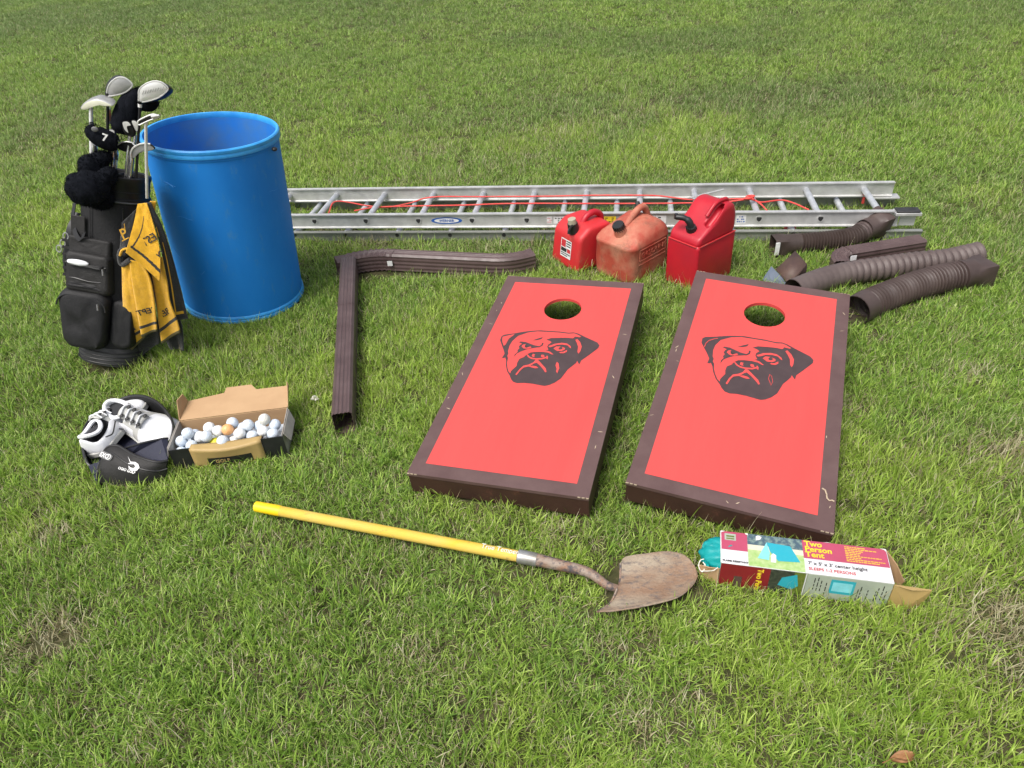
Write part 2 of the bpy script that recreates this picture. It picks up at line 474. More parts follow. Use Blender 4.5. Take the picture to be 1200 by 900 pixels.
# ================================================================== bag toss boards
DOG = {'sil': [(-203, 163), (-194, 174), (-159, 186), (-121, 203), (-90, 213), (-54, 221), (-17, 221), (21, 222), (59, 219), (81, 224), (100, 218), (127, 202), (157, 186), (185, 171), (197, 154), (196, 136), (181, 109), (161, 75), (146, 51), (144, 27), (136, 38), (131, 48), (130, 35), (121, 17), (107, -9), (100, -37), (93, -64), (76, -90), (58, -107), (43, -114), (16, -111), (-6, -108), (-37, -108), (-62, -113), (-79, -108), (-91, -94), (-101, -76), (-119, -51), (-134, -15), (-141, 12), (-150, 31), (-152, 26), (-162, 25), (-160, 41), (-159, 53), (-172, 80), (-191, 115), (-202, 136)],
 'ear': [(-197, 158), (-154, 182), (-157, 172), (-169, 148), (-171, 110), (-176, 100), (-188, 123), (-195, 144)],
 'face': [(-136, 171), (-117, 187), (-101, 199), (-66, 211), (-15, 213), (23, 214), (61, 211), (83, 216), (98, 210), (116, 198), (110, 194), (91, 196), (86, 183), (66, 185), (31, 180), (-1, 174), (-18, 161), (0, 154), (8, 147), (-2, 132), (-3, 117), (6, 99), (-4, 94), (15, 88), (33, 73), (26, 72), (10, 81), (-11, 83), (-37, 80), (-58, 73), (-67, 63), (-72, 56), (-77, 42), (-92, 27), (-94, 4), (-91, -16), (-99, -35), (-104, -49), (-103, -62), (-112, -53), (-124, -28), (-133, -1), (-137, 27), (-144, 40), (-143, 55), (-149, 68), (-153, 105), (-150, 135)],
 'eyepatch': [(-122, 130), (-117, 136), (-96, 136), (-80, 129), (-56, 119), (-35, 116), (-28, 126), (-29, 140), (-22, 138), (-22, 122), (-31, 110), (-52, 102), (-65, 97), (-81, 88), (-96, 75), (-110, 59), (-116, 35), (-117, 52), (-110, 70), (-114, 80), (-109, 92), (-115, 102), (-112, 114), (-106, 123)],
 'brow': [(-71, 149), (-54, 163), (-34, 177), (-37, 163), (-51, 153)],
 'eye': [(-104, 104), (-101, 116), (-90, 122), (-92, 113), (-90, 102), (-82, 97), (-75, 104), (-67, 109), (-63, 102), (-73, 94), (-91, 92)],
 'pupil': [(-90, 113), (-84, 115), (-78, 111), (-80, 105), (-85, 105)],
 'rbrow': [(1, 121), (22, 139), (47, 149), (70, 147), (87, 133), (92, 119), (87, 122), (75, 136), (54, 139), (32, 133), (17, 120), (7, 115)],
 'reye': [(24, 110), (32, 123), (50, 126), (45, 119), (43, 112), (49, 105), (57, 108), (60, 116), (54, 124), (68, 118), (69, 108), (58, 98), (41, 96)],
 'rlid': [(51, 89), (68, 95), (79, 108), (80, 96), (71, 86), (57, 84)],
 'rear': [(97, 175), (104, 181), (119, 163), (131, 135), (131, 106), (127, 90), (121, 101), (117, 133), (107, 157)],
 'cheek': [(56, 8), (56, 30), (64, 23), (74, -7), (73, -22), (73, -37), (66, -25), (65, -11)],
 'mouth': [(-82, -66), (-75, -35), (-65, -11), (-48, -2), (-33, 13), (-29, 26), (-25, 34), (-15, 28), (4, 7), (23, -14), (31, -33), (27, -38), (16, -22), (-3, 0), (-20, 15), (-28, 9), (-41, -11), (-61, -20), (-69, -37), (-76, -69)],
 'lip': [(-43, -12), (-29, -5), (-14, -8), (-5, -16), (-16, -19), (-30, -17)],
 'nose': [(-72, 61), (-65, 58), (-57, 48), (-46, 42), (-27, 40), (-5, 45), (9, 55), (9, 64), (16, 55), (17, 39), (10, 47), (-4, 37), (-25, 32), (-46, 34), (-62, 44)],
 'nostril_l': [(-49, 52), (-48, 66), (-37, 63), (-40, 56), (-36, 49), (-42, 47)],
 'nostril_r': [(-13, 55), (-13, 65), (-3, 65), (2, 54), (-2, 49), (-8, 50)]}

def make_board(label, x, y, a, t, s, variant):
    W, L = 0.61, 1.22
    ex = Vector((math.cos(a), math.sin(a), s)).normalized()
    ey = Vector((-math.sin(a), math.cos(a), t))
    ey = (ey - ex * ey.dot(ex)).normalized()
    ez = ex.cross(ey)
    mtx = Matrix((ex, ey, ez)).transposed().to_4x4()
    mtx.translation = Vector((x, y, 0.11 + t * L / 2))       # centre of the playing face
    root = thing('bag_toss_board', label, 'bag toss board', mtx=mtx, group='bag toss boards')
    # playing deck with a round hole
    hx, hy, hr, th = 0.0, 0.381, 0.0785, 0.013
    n = 48
    ring = [(hx + hr * math.cos(2 * math.pi * k / n), hy + hr * math.sin(2 * math.pi * k / n)) for k in range(n)]
    def outer(w0, w1, h0, h1):
        out = []
        for k in range(n):
            q = 2 * math.pi * k / n
            c, sn = math.cos(q), math.sin(q)
            tx = (w1 - hx) / c if c > 1e-6 else ((w0 - hx) / c if c < -1e-6 else 1e9)
            ty = (h1 - hy) / sn if sn > 1e-6 else ((h0 - hy) / sn if sn < -1e-6 else 1e9)
            tt = min(tx, ty)
            out.append((hx + c * tt, hy + sn * tt))
        for cx, cy in ((w1, h1), (w0, h1), (w0, h0), (w1, h0)):
            b = min(range(n), key=lambda i: (out[i][0] - cx) ** 2 + (out[i][1] - cy) ** 2)
            out[b] = (cx, cy)
        return out
    orc = outer(-W / 2, W / 2, -L / 2, L / 2)
    mb = MB()
    mb.loft([[Vector((px, py, -th)) for px, py in ring], [Vector((px, py, 0)) for px, py in ring], [Vector((px, py, 0)) for px, py in orc],
             [Vector((px, py, -th)) for px, py in orc], [Vector((px, py, -th)) for px, py in ring]], (False, False))
    mb.build('deck', M['board_brown'], root, angle=30)
    # painted red field, a thin coat with the hole left open
    orr = outer(-0.257, 0.257, -0.558, 0.562)
    r2 = [(hx + (hr + .0004) * math.cos(2 * math.pi * k / n), hy + (hr + .0004) * math.sin(2 * math.pi * k / n)) for k in range(n)]
    mb = MB()
    mb.loft([[Vector((px, py, 0.0006)) for px, py in r2], [Vector((px, py, 0.0006)) for px, py in orr]], (False, False))
    r3 = [(hx + (hr - .0006) * math.cos(2 * math.pi * k / n), hy + (hr - .0006) * math.sin(2 * math.pi * k / n)) for k in range(n)]
    mb.loft([[Vector((px, py, 0.0006)) for px, py in r2], [Vector((px, py, 0.0002)) for px, py in r3], [Vector((px, py, -th)) for px, py in r3]], (False, False), 0)
    mb.build('painted_field', M['board_red'], root, angle=30)
    def layer(keys, z, m, nm):
        q = MB()
        for k in keys:
            q.poly([Vector((px / 1000, py / 1000, z)) for px, py in DOG[k]])
        return q.build(nm, m, root, smooth=False)
    layer(['sil'], 0.0012, M['print_brown'], 'dog_head_print')
    cuts = ['face', 'rbrow', 'reye', 'rlid', 'rear', 'mouth', 'lip', 'nose', 'nostril_l', 'nostril_r']
    if variant == 0:
        cuts += ['ear', 'cheek']
    layer(cuts, 0.0018, M['board_red'], 'dog_face_print')
    layer(['eyepatch', 'brow'], 0.0024, M['print_brown'], 'dog_eye_patch_print')
    layer(['eye'], 0.0030, M['board_red'], 'dog_eye_print')
    layer(['pupil'], 0.0036, M['print_brown'], 'dog_pupil_print')
    if variant == 1:
        q = MB()
        q.tube([(.056, .004, .0014), (.058, .028, .0014), (.065, .022, .0014), (.072, -.008, .0014), (.068, -.03, .0014), (.062, -.01, .0014), (.056, .004, .0014)], 0.0010, 5)
        q.build('cheek_line', M['board_red'], root)
        q = MB()
        q.tube([(-.187, .112, .0014), (-.186, .135, .0014), (-.178, .155, .0014), (-.160, .172, .0014), (-.148, .178, .0014)], 0.0016, 5)
        q.build('ear_line', M['board_red'], root)
    # frame boards under the deck
    hh, tw = 0.078, 0.019
    e = 0.002
    for nm, A, B in (('front_rail', (-W / 2 + e, -L / 2 + e, -th - hh), (W / 2 - e, -L / 2 + tw, -th - .0005)),
                     ('rear_rail', (-W / 2 + e, L / 2 - tw, -th - hh), (W / 2 - e, L / 2 - e, -th - .0005)),
                     ('side_rail', (-W / 2 + e, -L / 2 + tw + .0005, -th - hh), (-W / 2 + tw, L / 2 - tw - .0005, -th - .0005)),
                     ('side_rail', (W / 2 - tw, -L / 2 + tw + .0005, -th - hh), (W / 2 - e, L / 2 - tw - .0005, -th - .0005))):
        MB().box(A, B).build(nm, M['board_edge'], root, bevel=0.0015)
    for sx in (-1, 1):
        xx = sx * (W / 2 - 0.045)
        zg = (mtx @ Vector((xx, L / 2 - 0.09, 0))).z
        q = MB()
        q.box((xx - .016, L / 2 - 0.12, -zg - 0.002), (xx + .016, L / 2 - 0.065, -th - 0.004))
        q.build('leg', M['board_edge'], root, bevel=0.002)
    # chipped edge spots and screw heads
    rnd = random.Random(int(x * 100) + 5)
    for k in range(10):
        px = rnd.choice([-1, 1]) * (W / 2 - 0.012 - rnd.random() * 0.02) if rnd.random() < .5 else rnd.uniform(-.28, .28)
        py = rnd.uniform(-.58, .58) if abs(px) > .25 else rnd.choice([-1, 1]) * (L / 2 - rnd.uniform(.01, .03))
        ang = rnd.random() * 3.1
        l_, w_ = rnd.uniform(.004, .011), rnd.uniform(.0008, .002)
        c, sn = math.cos(ang), math.sin(ang)
        q = MB().poly([Vector((px + c * u_ * l_ - sn * v_ * w_, py + sn * u_ * l_ + c * v_ * w_, 0.0008)) for u_, v_ in ((-1, -.3), (-.2, -1), (1, .1), (.2, 1), (-.7, .6))])
        q.build('chip_mark', M['chip'], root, smooth=False)
    for cx, cy in ((-1, -1), (1, -1), (1, 1), (-1, 1)):
        q = MB()
        for k in range(3):
            a0 = (W / 2 - .0005 - k * 0.013) * cx
            q.box((min(a0, a0 - cx * .009), cy * (L / 2 + .0004) - .0006, -.004), (max(a0, a0 - cx * .009), cy * (L / 2 + .0004) + .0006, 0.0006))
        q.build('worn_corner', M['chip'], root, smooth=False)
    for k in range(4):
        c = [mtx @ Vector((xx, yy, -th - hh)) for xx, yy in ((-W / 2, -L / 2), (W / 2, -L / 2), (W / 2, L / 2), (-W / 2, L / 2))]
    # grass may stand under the hole, so the footprint leaves that spot open
    def P(xx, yy):
        p = mtx @ Vector((xx, yy, -.09))
        return (p.x, p.y)
    excl_poly([P(-W / 2, -L / 2), P(W / 2, -L / 2), P(W / 2, 0.15), P(-W / 2, 0.15)])
    return root, mtx

board_a, mtx_a = make_board('red and brown board at left, its dog head print showing a red ear outline', 0.114, 2.237, -0.329, 0.073, 0.026, 0)
board_b, mtx_b = make_board('red and brown board at right, with its front corner by the tent box', 0.855, 2.045, -0.415, 0.097, -0.048, 1)

# peeled paint and dried stem on the right board
q = MB()
base = [(0.263, -0.45), (0.272, -0.455), (0.277, -0.47), (0.279, -0.485), (0.286, -0.492), (0.294, -0.488), (0.300, -0.491)]
q.tube([mtx_b @ Vector((a_, b_, 0.002)) for a_, b_ in base], 0.0022, 5)
o = q.build('grass_stem', M['chip'], None)
tag(o, 'dry curled stem lying on the brown border of the right board', 'dry stem')

# ================================================================== barrel
bx, by, bz = -1.299, 3.241, 0.03
ax = Vector((0.098, -0.007, 1)).normalized()
bm_ = frame((bx, by, bz), Vector((1, 0, -0.098)), Vector((0, 1, 0)))
barrel = thing('plastic_barrel', 'open topped blue plastic barrel standing on the grass behind the golf bag', 'barrel', mtx=bm_)
Rb, Rt, H = 0.280, 0.279, 0.81
q = MB()
prof = [(0.02, 0.012), (Rb - .03, 0.012), (Rb, 0.03), (Rb, 0.045), (Rb - .001, 0.3), (Rb + .0015, 0.45), (Rt, H - .05), (Rt, H - .01),
        (Rt - .006, H - .004), (Rt - .006, 0.45), (Rb - .008, 0.3), (Rb - .008, 0.05), (Rb - .04, 0.03), (0.02, 0.03)]
q.lathe(prof[:8], 96, 0)
q.build('shell', M['blue'], barrel)
q = MB()
q.lathe(prof[7:], 96, 0)
q.build('inner_wall', M['barrel_in'], barrel)
q = MB()
q.lathe([(Rt + .0005, H - .034), (Rt + .007, H - .032), (Rt + .0085, H - .024), (Rt + .006, H - .016), (Rt + .0085, H - .010), (Rt + .008, H - .001), (Rt + .003, H + .004), (Rt - .005, H + .003), (Rt - .008, H - .006), (Rt - .006, H - .02)], 96)
q.build('rim', M['blue_rim'], barrel)
q = MB()
q.lathe([(Rt + .0006, H - .046), (Rt + .002, H - .043), (Rt + .002, H - .037), (Rt + .0006, H - .0345)], 96)
q.build('groove_band', M['blue'], barrel)
q = MB()
q.lathe([(Rb - .02, 0.0), (Rb + .004, 0.0), (Rb + .008, 0.006), (Rb + .007, 0.016), (Rb + .003, .019), (Rb + .006, 0.024), (Rb + .005, 0.031), (Rb + .0006, 0.036)], 96)
q.build('base_ring', M['blue_rim'], barrel)
rs_ = random.Random(21)
for k in range(7):
    a_, z_ = RAD(rs_.uniform(-140, 0)), rs_.uniform(.12, .70)
    q = MB()
    l_, sl_ = rs_.uniform(.02, .10), rs_.uniform(-.5, .5)
    pp_ = [((Rb + .0016) * math.cos(a_ + l_ * t / Rb), (Rb + .0016) * math.sin(a_ + l_ * t / Rb), z_ + l_ * sl_ * t + .004 * math.sin(t * 5 + k)) for t in (0, .25, .5, .75, 1)]
    q.tube(pp_, rs_.uniform(.0004, .0009), 4)
    q.build('scratch', M['blue_rim'], barrel)
q = MB()
q.blob((Rt + .006, -.09, H - .045), (.012, .014, .009), 8)
q.build('rim_lug', M['black_plastic'], barrel)
EXC.append(('c', [(bx, by), (bx + .001, by)], Rb - .005))

# ================================================================== ladder
LO = Vector((-1.046, 3.916, 0.0))
LA = -0.181
lw = 0.384
ladder = thing('extension_ladder', 'aluminium extension ladder lying on the grass behind the fuel cans', 'ladder', LO, LA)
def rail_mesh(x0, x1, y, z0, z1, fl, side):
    q = MB()
    t = 0.003
    yc = y
    pts = [(-fl / 2, z0), (fl / 2, z0), (fl / 2, z0 + .005), (t, z0 + .008), (t, z1 - .008), (fl / 2, z1 - .005), (fl / 2, z1), (-fl / 2, z1), (-fl / 2, z1 - .005),
           (-t, z1 - .008), (-t, z0 + .008), (-fl / 2, z0 + .005)]
    q.loft([[Vector((x0, yc + a, b)) for a, b in pts], [Vector((x1, yc + a, b)) for a, b in pts]])
    return q
FZ0, FZ1 = 0.070, 0.150
BZ0, BZ1 = -0.010, 0.056
for (y, x1) in ((-.004, 3.12), (lw, 3.20)):
    rail_mesh(-0.42, x1, y, FZ0, FZ1, 0.026, 0).build('upper_rail', [M['alu']], ladder, angle=30)
for (y, x1) in ((-.030, 3.24), (lw + .030, 3.235)):
    rail_mesh(-0.30, x1, y, BZ0, BZ1, 0.026, 0).build('lower_rail', [M['alu_shaded']], ladder, angle=30)
def D_prof(r):
    return [(r * math.cos(a_) * (1.0), r * math.sin(a_)) for a_ in [2 * math.pi * k / 12 for k in range(12)]]
rung0 = None
for k in range(-1, 11):
    x = k * .3048
    o = MB().tube([(0, 0.0, 0), (0, lw - .004, 0)], 0.0165, 14, up=(0, 0, 1)).build('rung', M['rung'], ladder, loc=(x, 0, 0.110)) if rung0 is None else None
    if o is None:
        o = rung0.copy()
        COL.objects.link(o)
        o.location = (x, 0, 0.110)
    else:
        rung0 = o
    # open rung end showing on the near rail
    q = MB()
    q.tube([(x, -.0072, .110), (x, -.0105, .110)], 0.018, 14, caps=(True, True))
    q.build('rung_collar', M['alu'], ladder)
    q = MB()
    q.add([(x - .011, -.0110, .121), (x + .011, -.0110, .121), (x + .013, -.0110, .112), (x + .007, -.0110, .100), (x, -.0110, .096), (x - .009, -.0110, .103), (x - .013, -.0110, .112)], [tuple(range(7))])
    q.build('rung_end_hole', M['dark'], ladder, smooth=False)
for k in range(0, 11):
    x = k * .3048 - .128
    o = rung0.copy()
    COL.objects.link(o)
    o.scale = (1, (lw + .055) / lw, 1)
    o.location = (x, -.027, 0.040)
    q = MB()
    q.tube([(x, -.0335, .036), (x, -.0355, .036)], 0.011, 10)
    q.build('rung_end_hole', M['dark'], ladder)
# guide brackets, black tip cap, lock
MB().box((3.10, lw - .022, FZ0 - .012), (3.24, lw + .040, FZ0 - .003)).box((3.15, lw + .016, FZ0 - .003), (3.185, lw + .022, FZ0 + .05)).build('guide_bracket', M['alu'], ladder, bevel=.001)
MB().box((3.095, -.040, .1515), (3.205, .016, .160)).build('end_foot', M['black_rubber'], ladder, bevel=.003)
MB().box((3.090, -.044, .136), (3.212, .020, .1505)).box((3.125, -.012, .072), (3.20, -.004, .1355)).build('foot_plate', M['alu'], ladder, bevel=.0015)
MB().box((3.05, lw - .012, .03), (3.062, lw - .004, .105)).build('rung_lock', M['rope'], ladder)
MB().box((9 * .3048 - .128 - .03, .045, .020), (9 * .3048 - .128 + .03, .062, .066)).build('rung_lock', M['rope'], ladder, bevel=.004)
MB().tube([(-.05 + 7.05 * .3048 * 1, .21, .14), (7.5 * .3048, .30, .150)], .005, 6).build('lock_spring', M['alu'], ladder)
# rope
rp = [(385, 250, .12), (394, 236, .13), (430, 241, .10), (452, 243, .09), (480, 238, .09), (506, 231, .13), (560, 230.5, .13), (640, 230, .13), (690, 229, .135), (760, 229, .135),
      (785, 231, .12), (810, 234, .12), (845, 233.5, .13), (878, 233, .140), (890, 238, .13), (899, 247, .12)]
MB().tube(catmull([at(*p) for p in rp], 6), 0.0042, 6).build('rope', M['rope'], ladder, world=True)
rp = [(415, 247, .08), (440, 243, .09), (480, 241.5, .12), (540, 240.5, .13), (600, 238.5, .13), (680, 238.5, .13), (740, 238.5, .12), (800, 238, .12), (850, 236.5, .13), (878, 233.5, .140),
      (892, 237, .13), (915, 234.5, .12), (930, 238, .11), (948, 246, .10)]
MB().tube(catmull([at(*p) for p in rp], 6), 0.0042, 6).build('rope', M['rope'], ladder, world=True)
kn = at(879, 233, .145)
MB().tube(catmull([kn + Vector((-.03, .01, .0)), kn + Vector((-.01, -.02, .012)), kn + Vector((.02, .0, .014)), kn + Vector((.0, .025, .006)), kn + Vector((-.02, .0, .012)), kn + Vector((.01, -.02, .004)), kn + Vector((.02, .01, .0))], 5), .006, 6).build('rope_knot', M['rope'], ladder, world=True)
# stickers on the near upper rail
def on_rail(xm, zc):
    return wmat(ladder) @ frame((xm, -.0075, zc), (1, 0, 0), (0, 0, 1))
cx = 2.53 * .3048
q = MB()
q.poly([Vector((cx + .088 * math.cos(a_), -.0080, .110 + .020 * math.sin(a_))) for a_ in [2 * math.pi * k / 32 for k in range(32)]])
lg = q.build('oval_badge', M['ink_blue'], ladder, smooth=False)
q = MB()
q.poly([Vector((cx + .070 * math.cos(a_), -.0084, .110 + .0135 * math.sin(a_))) for a_ in [2 * math.pi * k / 32 for k in range(32)]])
q.build('oval_field', M['white'], lg, smooth=False)
text('badge_lettering', 'WERNER', .021, M['ink_blue'], lg, wmat(ladder) @ frame((cx, -.0088, .1025), (1, 0, 0), (0, 0, 1)), align='CENTER', bold=.0006)
def sticker(xm, w_, h_, m, lines=None):
    s_ = MB().box((xm, -.0083, .110 - h_ / 2), (xm + w_, -.0075, .110 + h_ / 2)).build('sticker', m, ladder)
    q = MB()
    rn = random.Random(int(xm * 1000))
    for k in range(3):
        for j in range(4):
            if rn.random() < .75:
                a_ = xm + w_ * (.1 + .21 * j)
                q.box((a_, -.0087, .110 - h_ / 2 + h_ * (.15 + .27 * k)), (a_ + w_ * rn.uniform(.08, .18), -.0084, .110 - h_ / 2 + h_ * (.28 + .27 * k)))
    q.build('sticker_print', lines or M['ink'], s_, smooth=False)
sticker(4.36 * .3048, .028, .040, M['white'], M['ink_red'])
sticker(4.48 * .3048, .075, .040, M['white'])
sticker(5.30 * .3048, .085, .038, M['ink_yellow'])
sticker(6.15 * .3048, .09, .045, M['white'])
sticker(7.62 * .3048, .05, .050, M['white'], M['ink_blue'])
for yy in (.0, lw):
    a_, b_ = wmat(ladder) @ Vector((-.42, yy, 0)), wmat(ladder) @ Vector((3.2, yy, 0))
    excl_cap([a_, b_], 0.022)

# ================================================================== fuel cans
def rrect(w, d, r, n=6, cx=0, cy=0):
    out = []
    for sx, sy, a0 in ((1, 1, 0), (-1, 1, 90), (-1, -1, 180), (1, -1, 270)):
        for k in range(n + 1):
            a_ = RAD(a0 + 90 * k / n)
            out.append((cx + sx * (w / 2 - r) + r * math.cos(a_), cy + sy * (d / 2 - r) + r * math.sin(a_)))
    return out

def can_shell(root, L, W, hs, top, m, r=.035, flare=0.0, seam=True, crown=.018):
    """vertical walls up to the shoulder, then a moulded top whose height follows top(x in 0..1)"""
    q = MB()
    secs = []
    base = rrect(L, W, r, 7)
    for z, s_ in ((0.0, .93), (0.004, .965), (.014, .995), (.03, 1.0), (hs * .5, 1.0 + flare * .5), (hs - .012, 1.0 - flare * 0), (hs - .008, 1.012), (hs + .002, 1.012), (hs + .006, 1.0)):
        secs.append([Vector((x * s_, y * (1 - (1 - s_) * L / W), z)) for x, y in base])
    # roof rings shrinking inwards
    for k in range(1, 9):
        t = k / 8
        s_ = math.cos(t * math.pi / 2) ** .75 if t < 1 else 0.02
        lift = 1 - (1 - t) ** 2.2
        ring = []
        for x, y in base:
            xx, yy = x * (0.12 + .88 * s_) if t < 1 else x * .1, y * max(s_, .03)
            zz = hs + .006 + (top((xx / L) + .5) - hs) * lift - crown * (abs(y) / (W / 2)) ** 2 * t * .0
            ring.append(Vector((xx, yy, zz)))
        secs.append(ring)
    q.loft(secs)
    return q.build('body', m, root, angle=60)

def can_profile(root, L, W, pts, m, round_=0.022):
    """body swept across its width: side outline pts (x,z), rounded towards both sides"""
    P = [Vector((x, 0, z)) for x, z in pts]
    # round the outline
    out = []
    n = len(P)
    for i in range(n):
        a, b, c = P[i - 1], P[i], P[(i + 1) % n]
        ra = min(round_, (b - a).length * .45, (c - b).length * .45)
        p0 = b + (a - b).normalized() * ra
        p1 = b + (c - b).normalized() * ra
        for t in (0, .25, .5, .75, 1):
            out.append(p0 * (1 - t) ** 2 + b * 2 * t * (1 - t) + p1 * t * t)
    cx = sum(p.x for p in out) / len(out)
    cz = sum(p.z for p in out) / len(out)
    secs = []
    for t in (-1, -.985, -.95, -.88, -.8, -.4, 0, .4, .8, .88, .95, .985, 1):
        e = 0
        if abs(t) > .8:
            u_ = (abs(t) - .8) / .2
            e = round_ * (1 - math.sqrt(max(0, 1 - u_ * u_)))
        ring = []
        for p in out:
            dx, dz = p.x - cx, p.z - cz
            l_ = math.hypot(dx, dz)
            f_ = (l_ - e) / l_
            ring.append(Vector((cx + dx * f_, t * W / 2, cz + dz * f_)))
        secs.append(ring)
    return MB().loft(secs).build('body', m, root, angle=55)

# --- right can: tall, bright red
c3 = thing('fuel_can', 'tallest bright red fuel can, right of three, with bent black spout', 'fuel can', (0.945, 3.10, 0.0), RAD(36), 'fuel cans')
L3, W3 = .275, .185
can_profile(c3, L3, W3, [(-L3 / 2, 0), (L3 / 2, 0), (L3 / 2, .235), (-L3 / 2, .235)], M['can_red'], .016)
can_profile(c3, L3, W3 - .006, [(-L3 / 2 + .002, .225), (L3 / 2 - .002, .225), (L3 / 2 - .002, .322), (L3 / 2 - .028, .378), (.040, .384), (-.035, .318), (-L3 / 2 + .01, .262)], M['can_red'], .034).name = 'shoulder'
for sa, sb, sr in (((-L3 / 2 - .001, -W3 / 2 + .012, .234), (-L3 / 2 - .001, W3 / 2 - .012, .234), .0035), ((-L3 / 2 + .012, -W3 / 2 - .001, .234), (L3 / 2 - .012, -W3 / 2 - .001, .234), .0035),
                   ((-L3 / 2 + .004, -W3 / 2 + .012, .012), (-L3 / 2 + .004, W3 / 2 - .012, .012), .0045)):
    MB().tube([sa, sb], sr, 6).build('seam', M['can_red_old'], c3)
# hand slot hollowed out below the moulded grip
sh3 = [o for o in bpy.data.objects if o.name == 'shoulder'][0]
cutter = MB().tube(catmull([(-.052, -.062, .298), (-.010, -.066, .332), (.035, -.066, .362), (.080, -.064, .362)], 5), [.010] + [.017] * 14 + [.011], 12).build('cutter', M['can_red'], c3)
bl = sh3.modifiers.new('slot', 'BOOLEAN')
bl.operation = 'DIFFERENCE'
bl.object = cutter
bpy.context.view_layer.update()
cut_me = bpy.data.meshes.new_from_object(sh3.evaluated_get(bpy.context.evaluated_depsgraph_get()))
sh3.modifiers.clear()
sh3.data = cut_me
bpy.data.objects.remove(cutter)
MB().tube(catmull([(-.030, -.040, .338), (.02, -.045, .386), (.085, -.045, .388), (.105, -.045, .375)], 5), .010, 10).build('grip_ridge', M['can_red'], c3)
q = MB()
q.tube([(-.085, -.01, .268), (-.098, -.01, .302)], [.024, .022], 18)
for k in range(12):
    a_ = 2 * math.pi * k / 12
    q.tube([(-.087 + .024 * math.cos(a_), -.01 + .024 * math.sin(a_), .275), (-.097 + .023 * math.cos(a_), -.01 + .023 * math.sin(a_), .300)], .003, 5)
q.build('collar', M['black_plastic'], c3)
q = MB()
q.tube(catmull([(-.095, -.01, .298), (-.102, .0, .325), (-.115, .02, .340), (-.135, .05, .343)], 5), [.016] * 8 + [.013] * 8, 12)
q.tube([(-.135, .05, .335), (-.135, .05, .358)], .009, 8)
q.build('spout', M['black_plastic'], c3)
excl_poly([wmat(c3) @ Vector(p) for p in ((-L3 / 2, -W3 / 2, 0), (L3 / 2, -W3 / 2, 0), (L3 / 2, W3 / 2, 0), (-L3 / 2, W3 / 2, 0))])

# --- middle can: faded
c2 = thing('fuel_can', 'faded dusty orange red fuel can in the middle, embossed with gasoline lettering', 'fuel can', (0.645, 3.245, 0.0), RAD(40), 'fuel cans')
L2, W2 = .30, .25
def top2(t):
    return .195 + .078 * math.sin(math.pi * min(1, max(0, (t - .08) / 1.1))) ** .8
can_shell(c2, L2, W2, .185, top2, M['can_faded'], r=.05, flare=.03)
q = MB()
q.tube(catmull([(-.055, 0, .245), (-.015, 0, .278), (.04, 0, .305), (.085, 0, .298), (.12, 0, .235)], 6), [.017] * 24 + [.02], 12)
q.build('handle', M['can_faded'], c2)
q = MB()
q.tube([(-.078, .0, .210), (-.100, .0, .256)], [.036, .028], 18)
q.build('neck', M['can_faded'], c2)
q = MB()
q.tube([(-.095, .0, .247), (-.110, .0, .278)], [.028, .026], 18)
for k in range(16):
    a_ = 2 * math.pi * k / 16
    X_ = Vector((.45, 0, -.9)).normalized() if False else Vector((.89, 0, .44))
    d = X_ * (.027 * math.cos(a_)) + Vector((0, 1, 0)) * (.027 * math.sin(a_))
    q.tube([Vector((-.097, 0, .250)) + d, Vector((-.110, 0, .276)) + d], .0028, 5)
q.build('cap', M['black_plastic'], c2)
q = MB()
q.tube([(.068, .02, .292), (.088, .045, .310)], .012, 8)
q.build('vent_plug', M['black_plastic'], c2)
tm = wmat(c2) @ frame((-.085, -W2 / 2 * 1.012 - .0008, .128), (1, 0, 0), (0, 0, 1))
text('embossed_lettering', 'GASOLINE', .040, M['can_faded'], c2, tm, ex=.0022, bold=.0004)
q = MB()
fy = -W2 / 2 * 1.012 - .0012
for a_, b_ in (((-.095, fy, .118), (.10, fy, .118)), ((.10, fy, .118), (.10, fy, .172)), ((.10, fy, .172), (-.095, fy, .172)), ((-.095, fy, .172), (-.095, fy, .118)), ((-.1, fy, .098), (.1, fy, .098))):
    q.tube([a_, b_], .0022, 5)
q.build('embossed_frame', M['can_faded'], c2)
EXC.append(('p', [tuple((wmat(c2) @ Vector(p)).xy) for p in ((-L2 / 2, -W2 / 2, 0), (L2 / 2, -W2 / 2, 0), (L2 / 2, W2 / 2, 0), (-L2 / 2, W2 / 2, 0))]))

# --- left can: small, with label
c1 = thing('fuel_can', 'smallest red fuel can, leftmost of three, with a printed label and beige cap', 'fuel can', (0.418, 3.385, 0.0), RAD(30), 'fuel cans')
L1, W1 = .225, .225
can_profile(c1, L1, W1, [(-L1 / 2 - .01, 0), (L1 / 2, 0), (L1 / 2, .20), (L1 / 2 - .03, .225), (-.035, .225), (-L1 / 2 + .022, .185), (-L1 / 2 + .012, .165)], M['can_red_old'], .022)
q = MB()
q.tube(catmull([(-.015, -.02, .212), (.010, -.02, .243), (.055, -.02, .255), (.095, -.02, .232), (.105, -.02, .20)], 6), .016, 12)
q.build('handle', M['can_red'], c1)
q = MB()
q.tube([(-.075, -.03, .19), (-.084, -.03, .238)], [.029, .026], 16)
q.build('collar', M['black_plastic'], c1)
q = MB()
q.tube([(-.084, -.03, .2385), (-.088, -.03, .262)], [.022, .020], 16)
q.build('cap', M['beige_cap'], c1)
q = MB()
q.tube(catmull([(-.095, -.045, .235), (-.125, -.055, .222), (-.13, -.06, .205)], 4), .006, 6)
q.build('spout_tab', M['black_plastic'], c1)
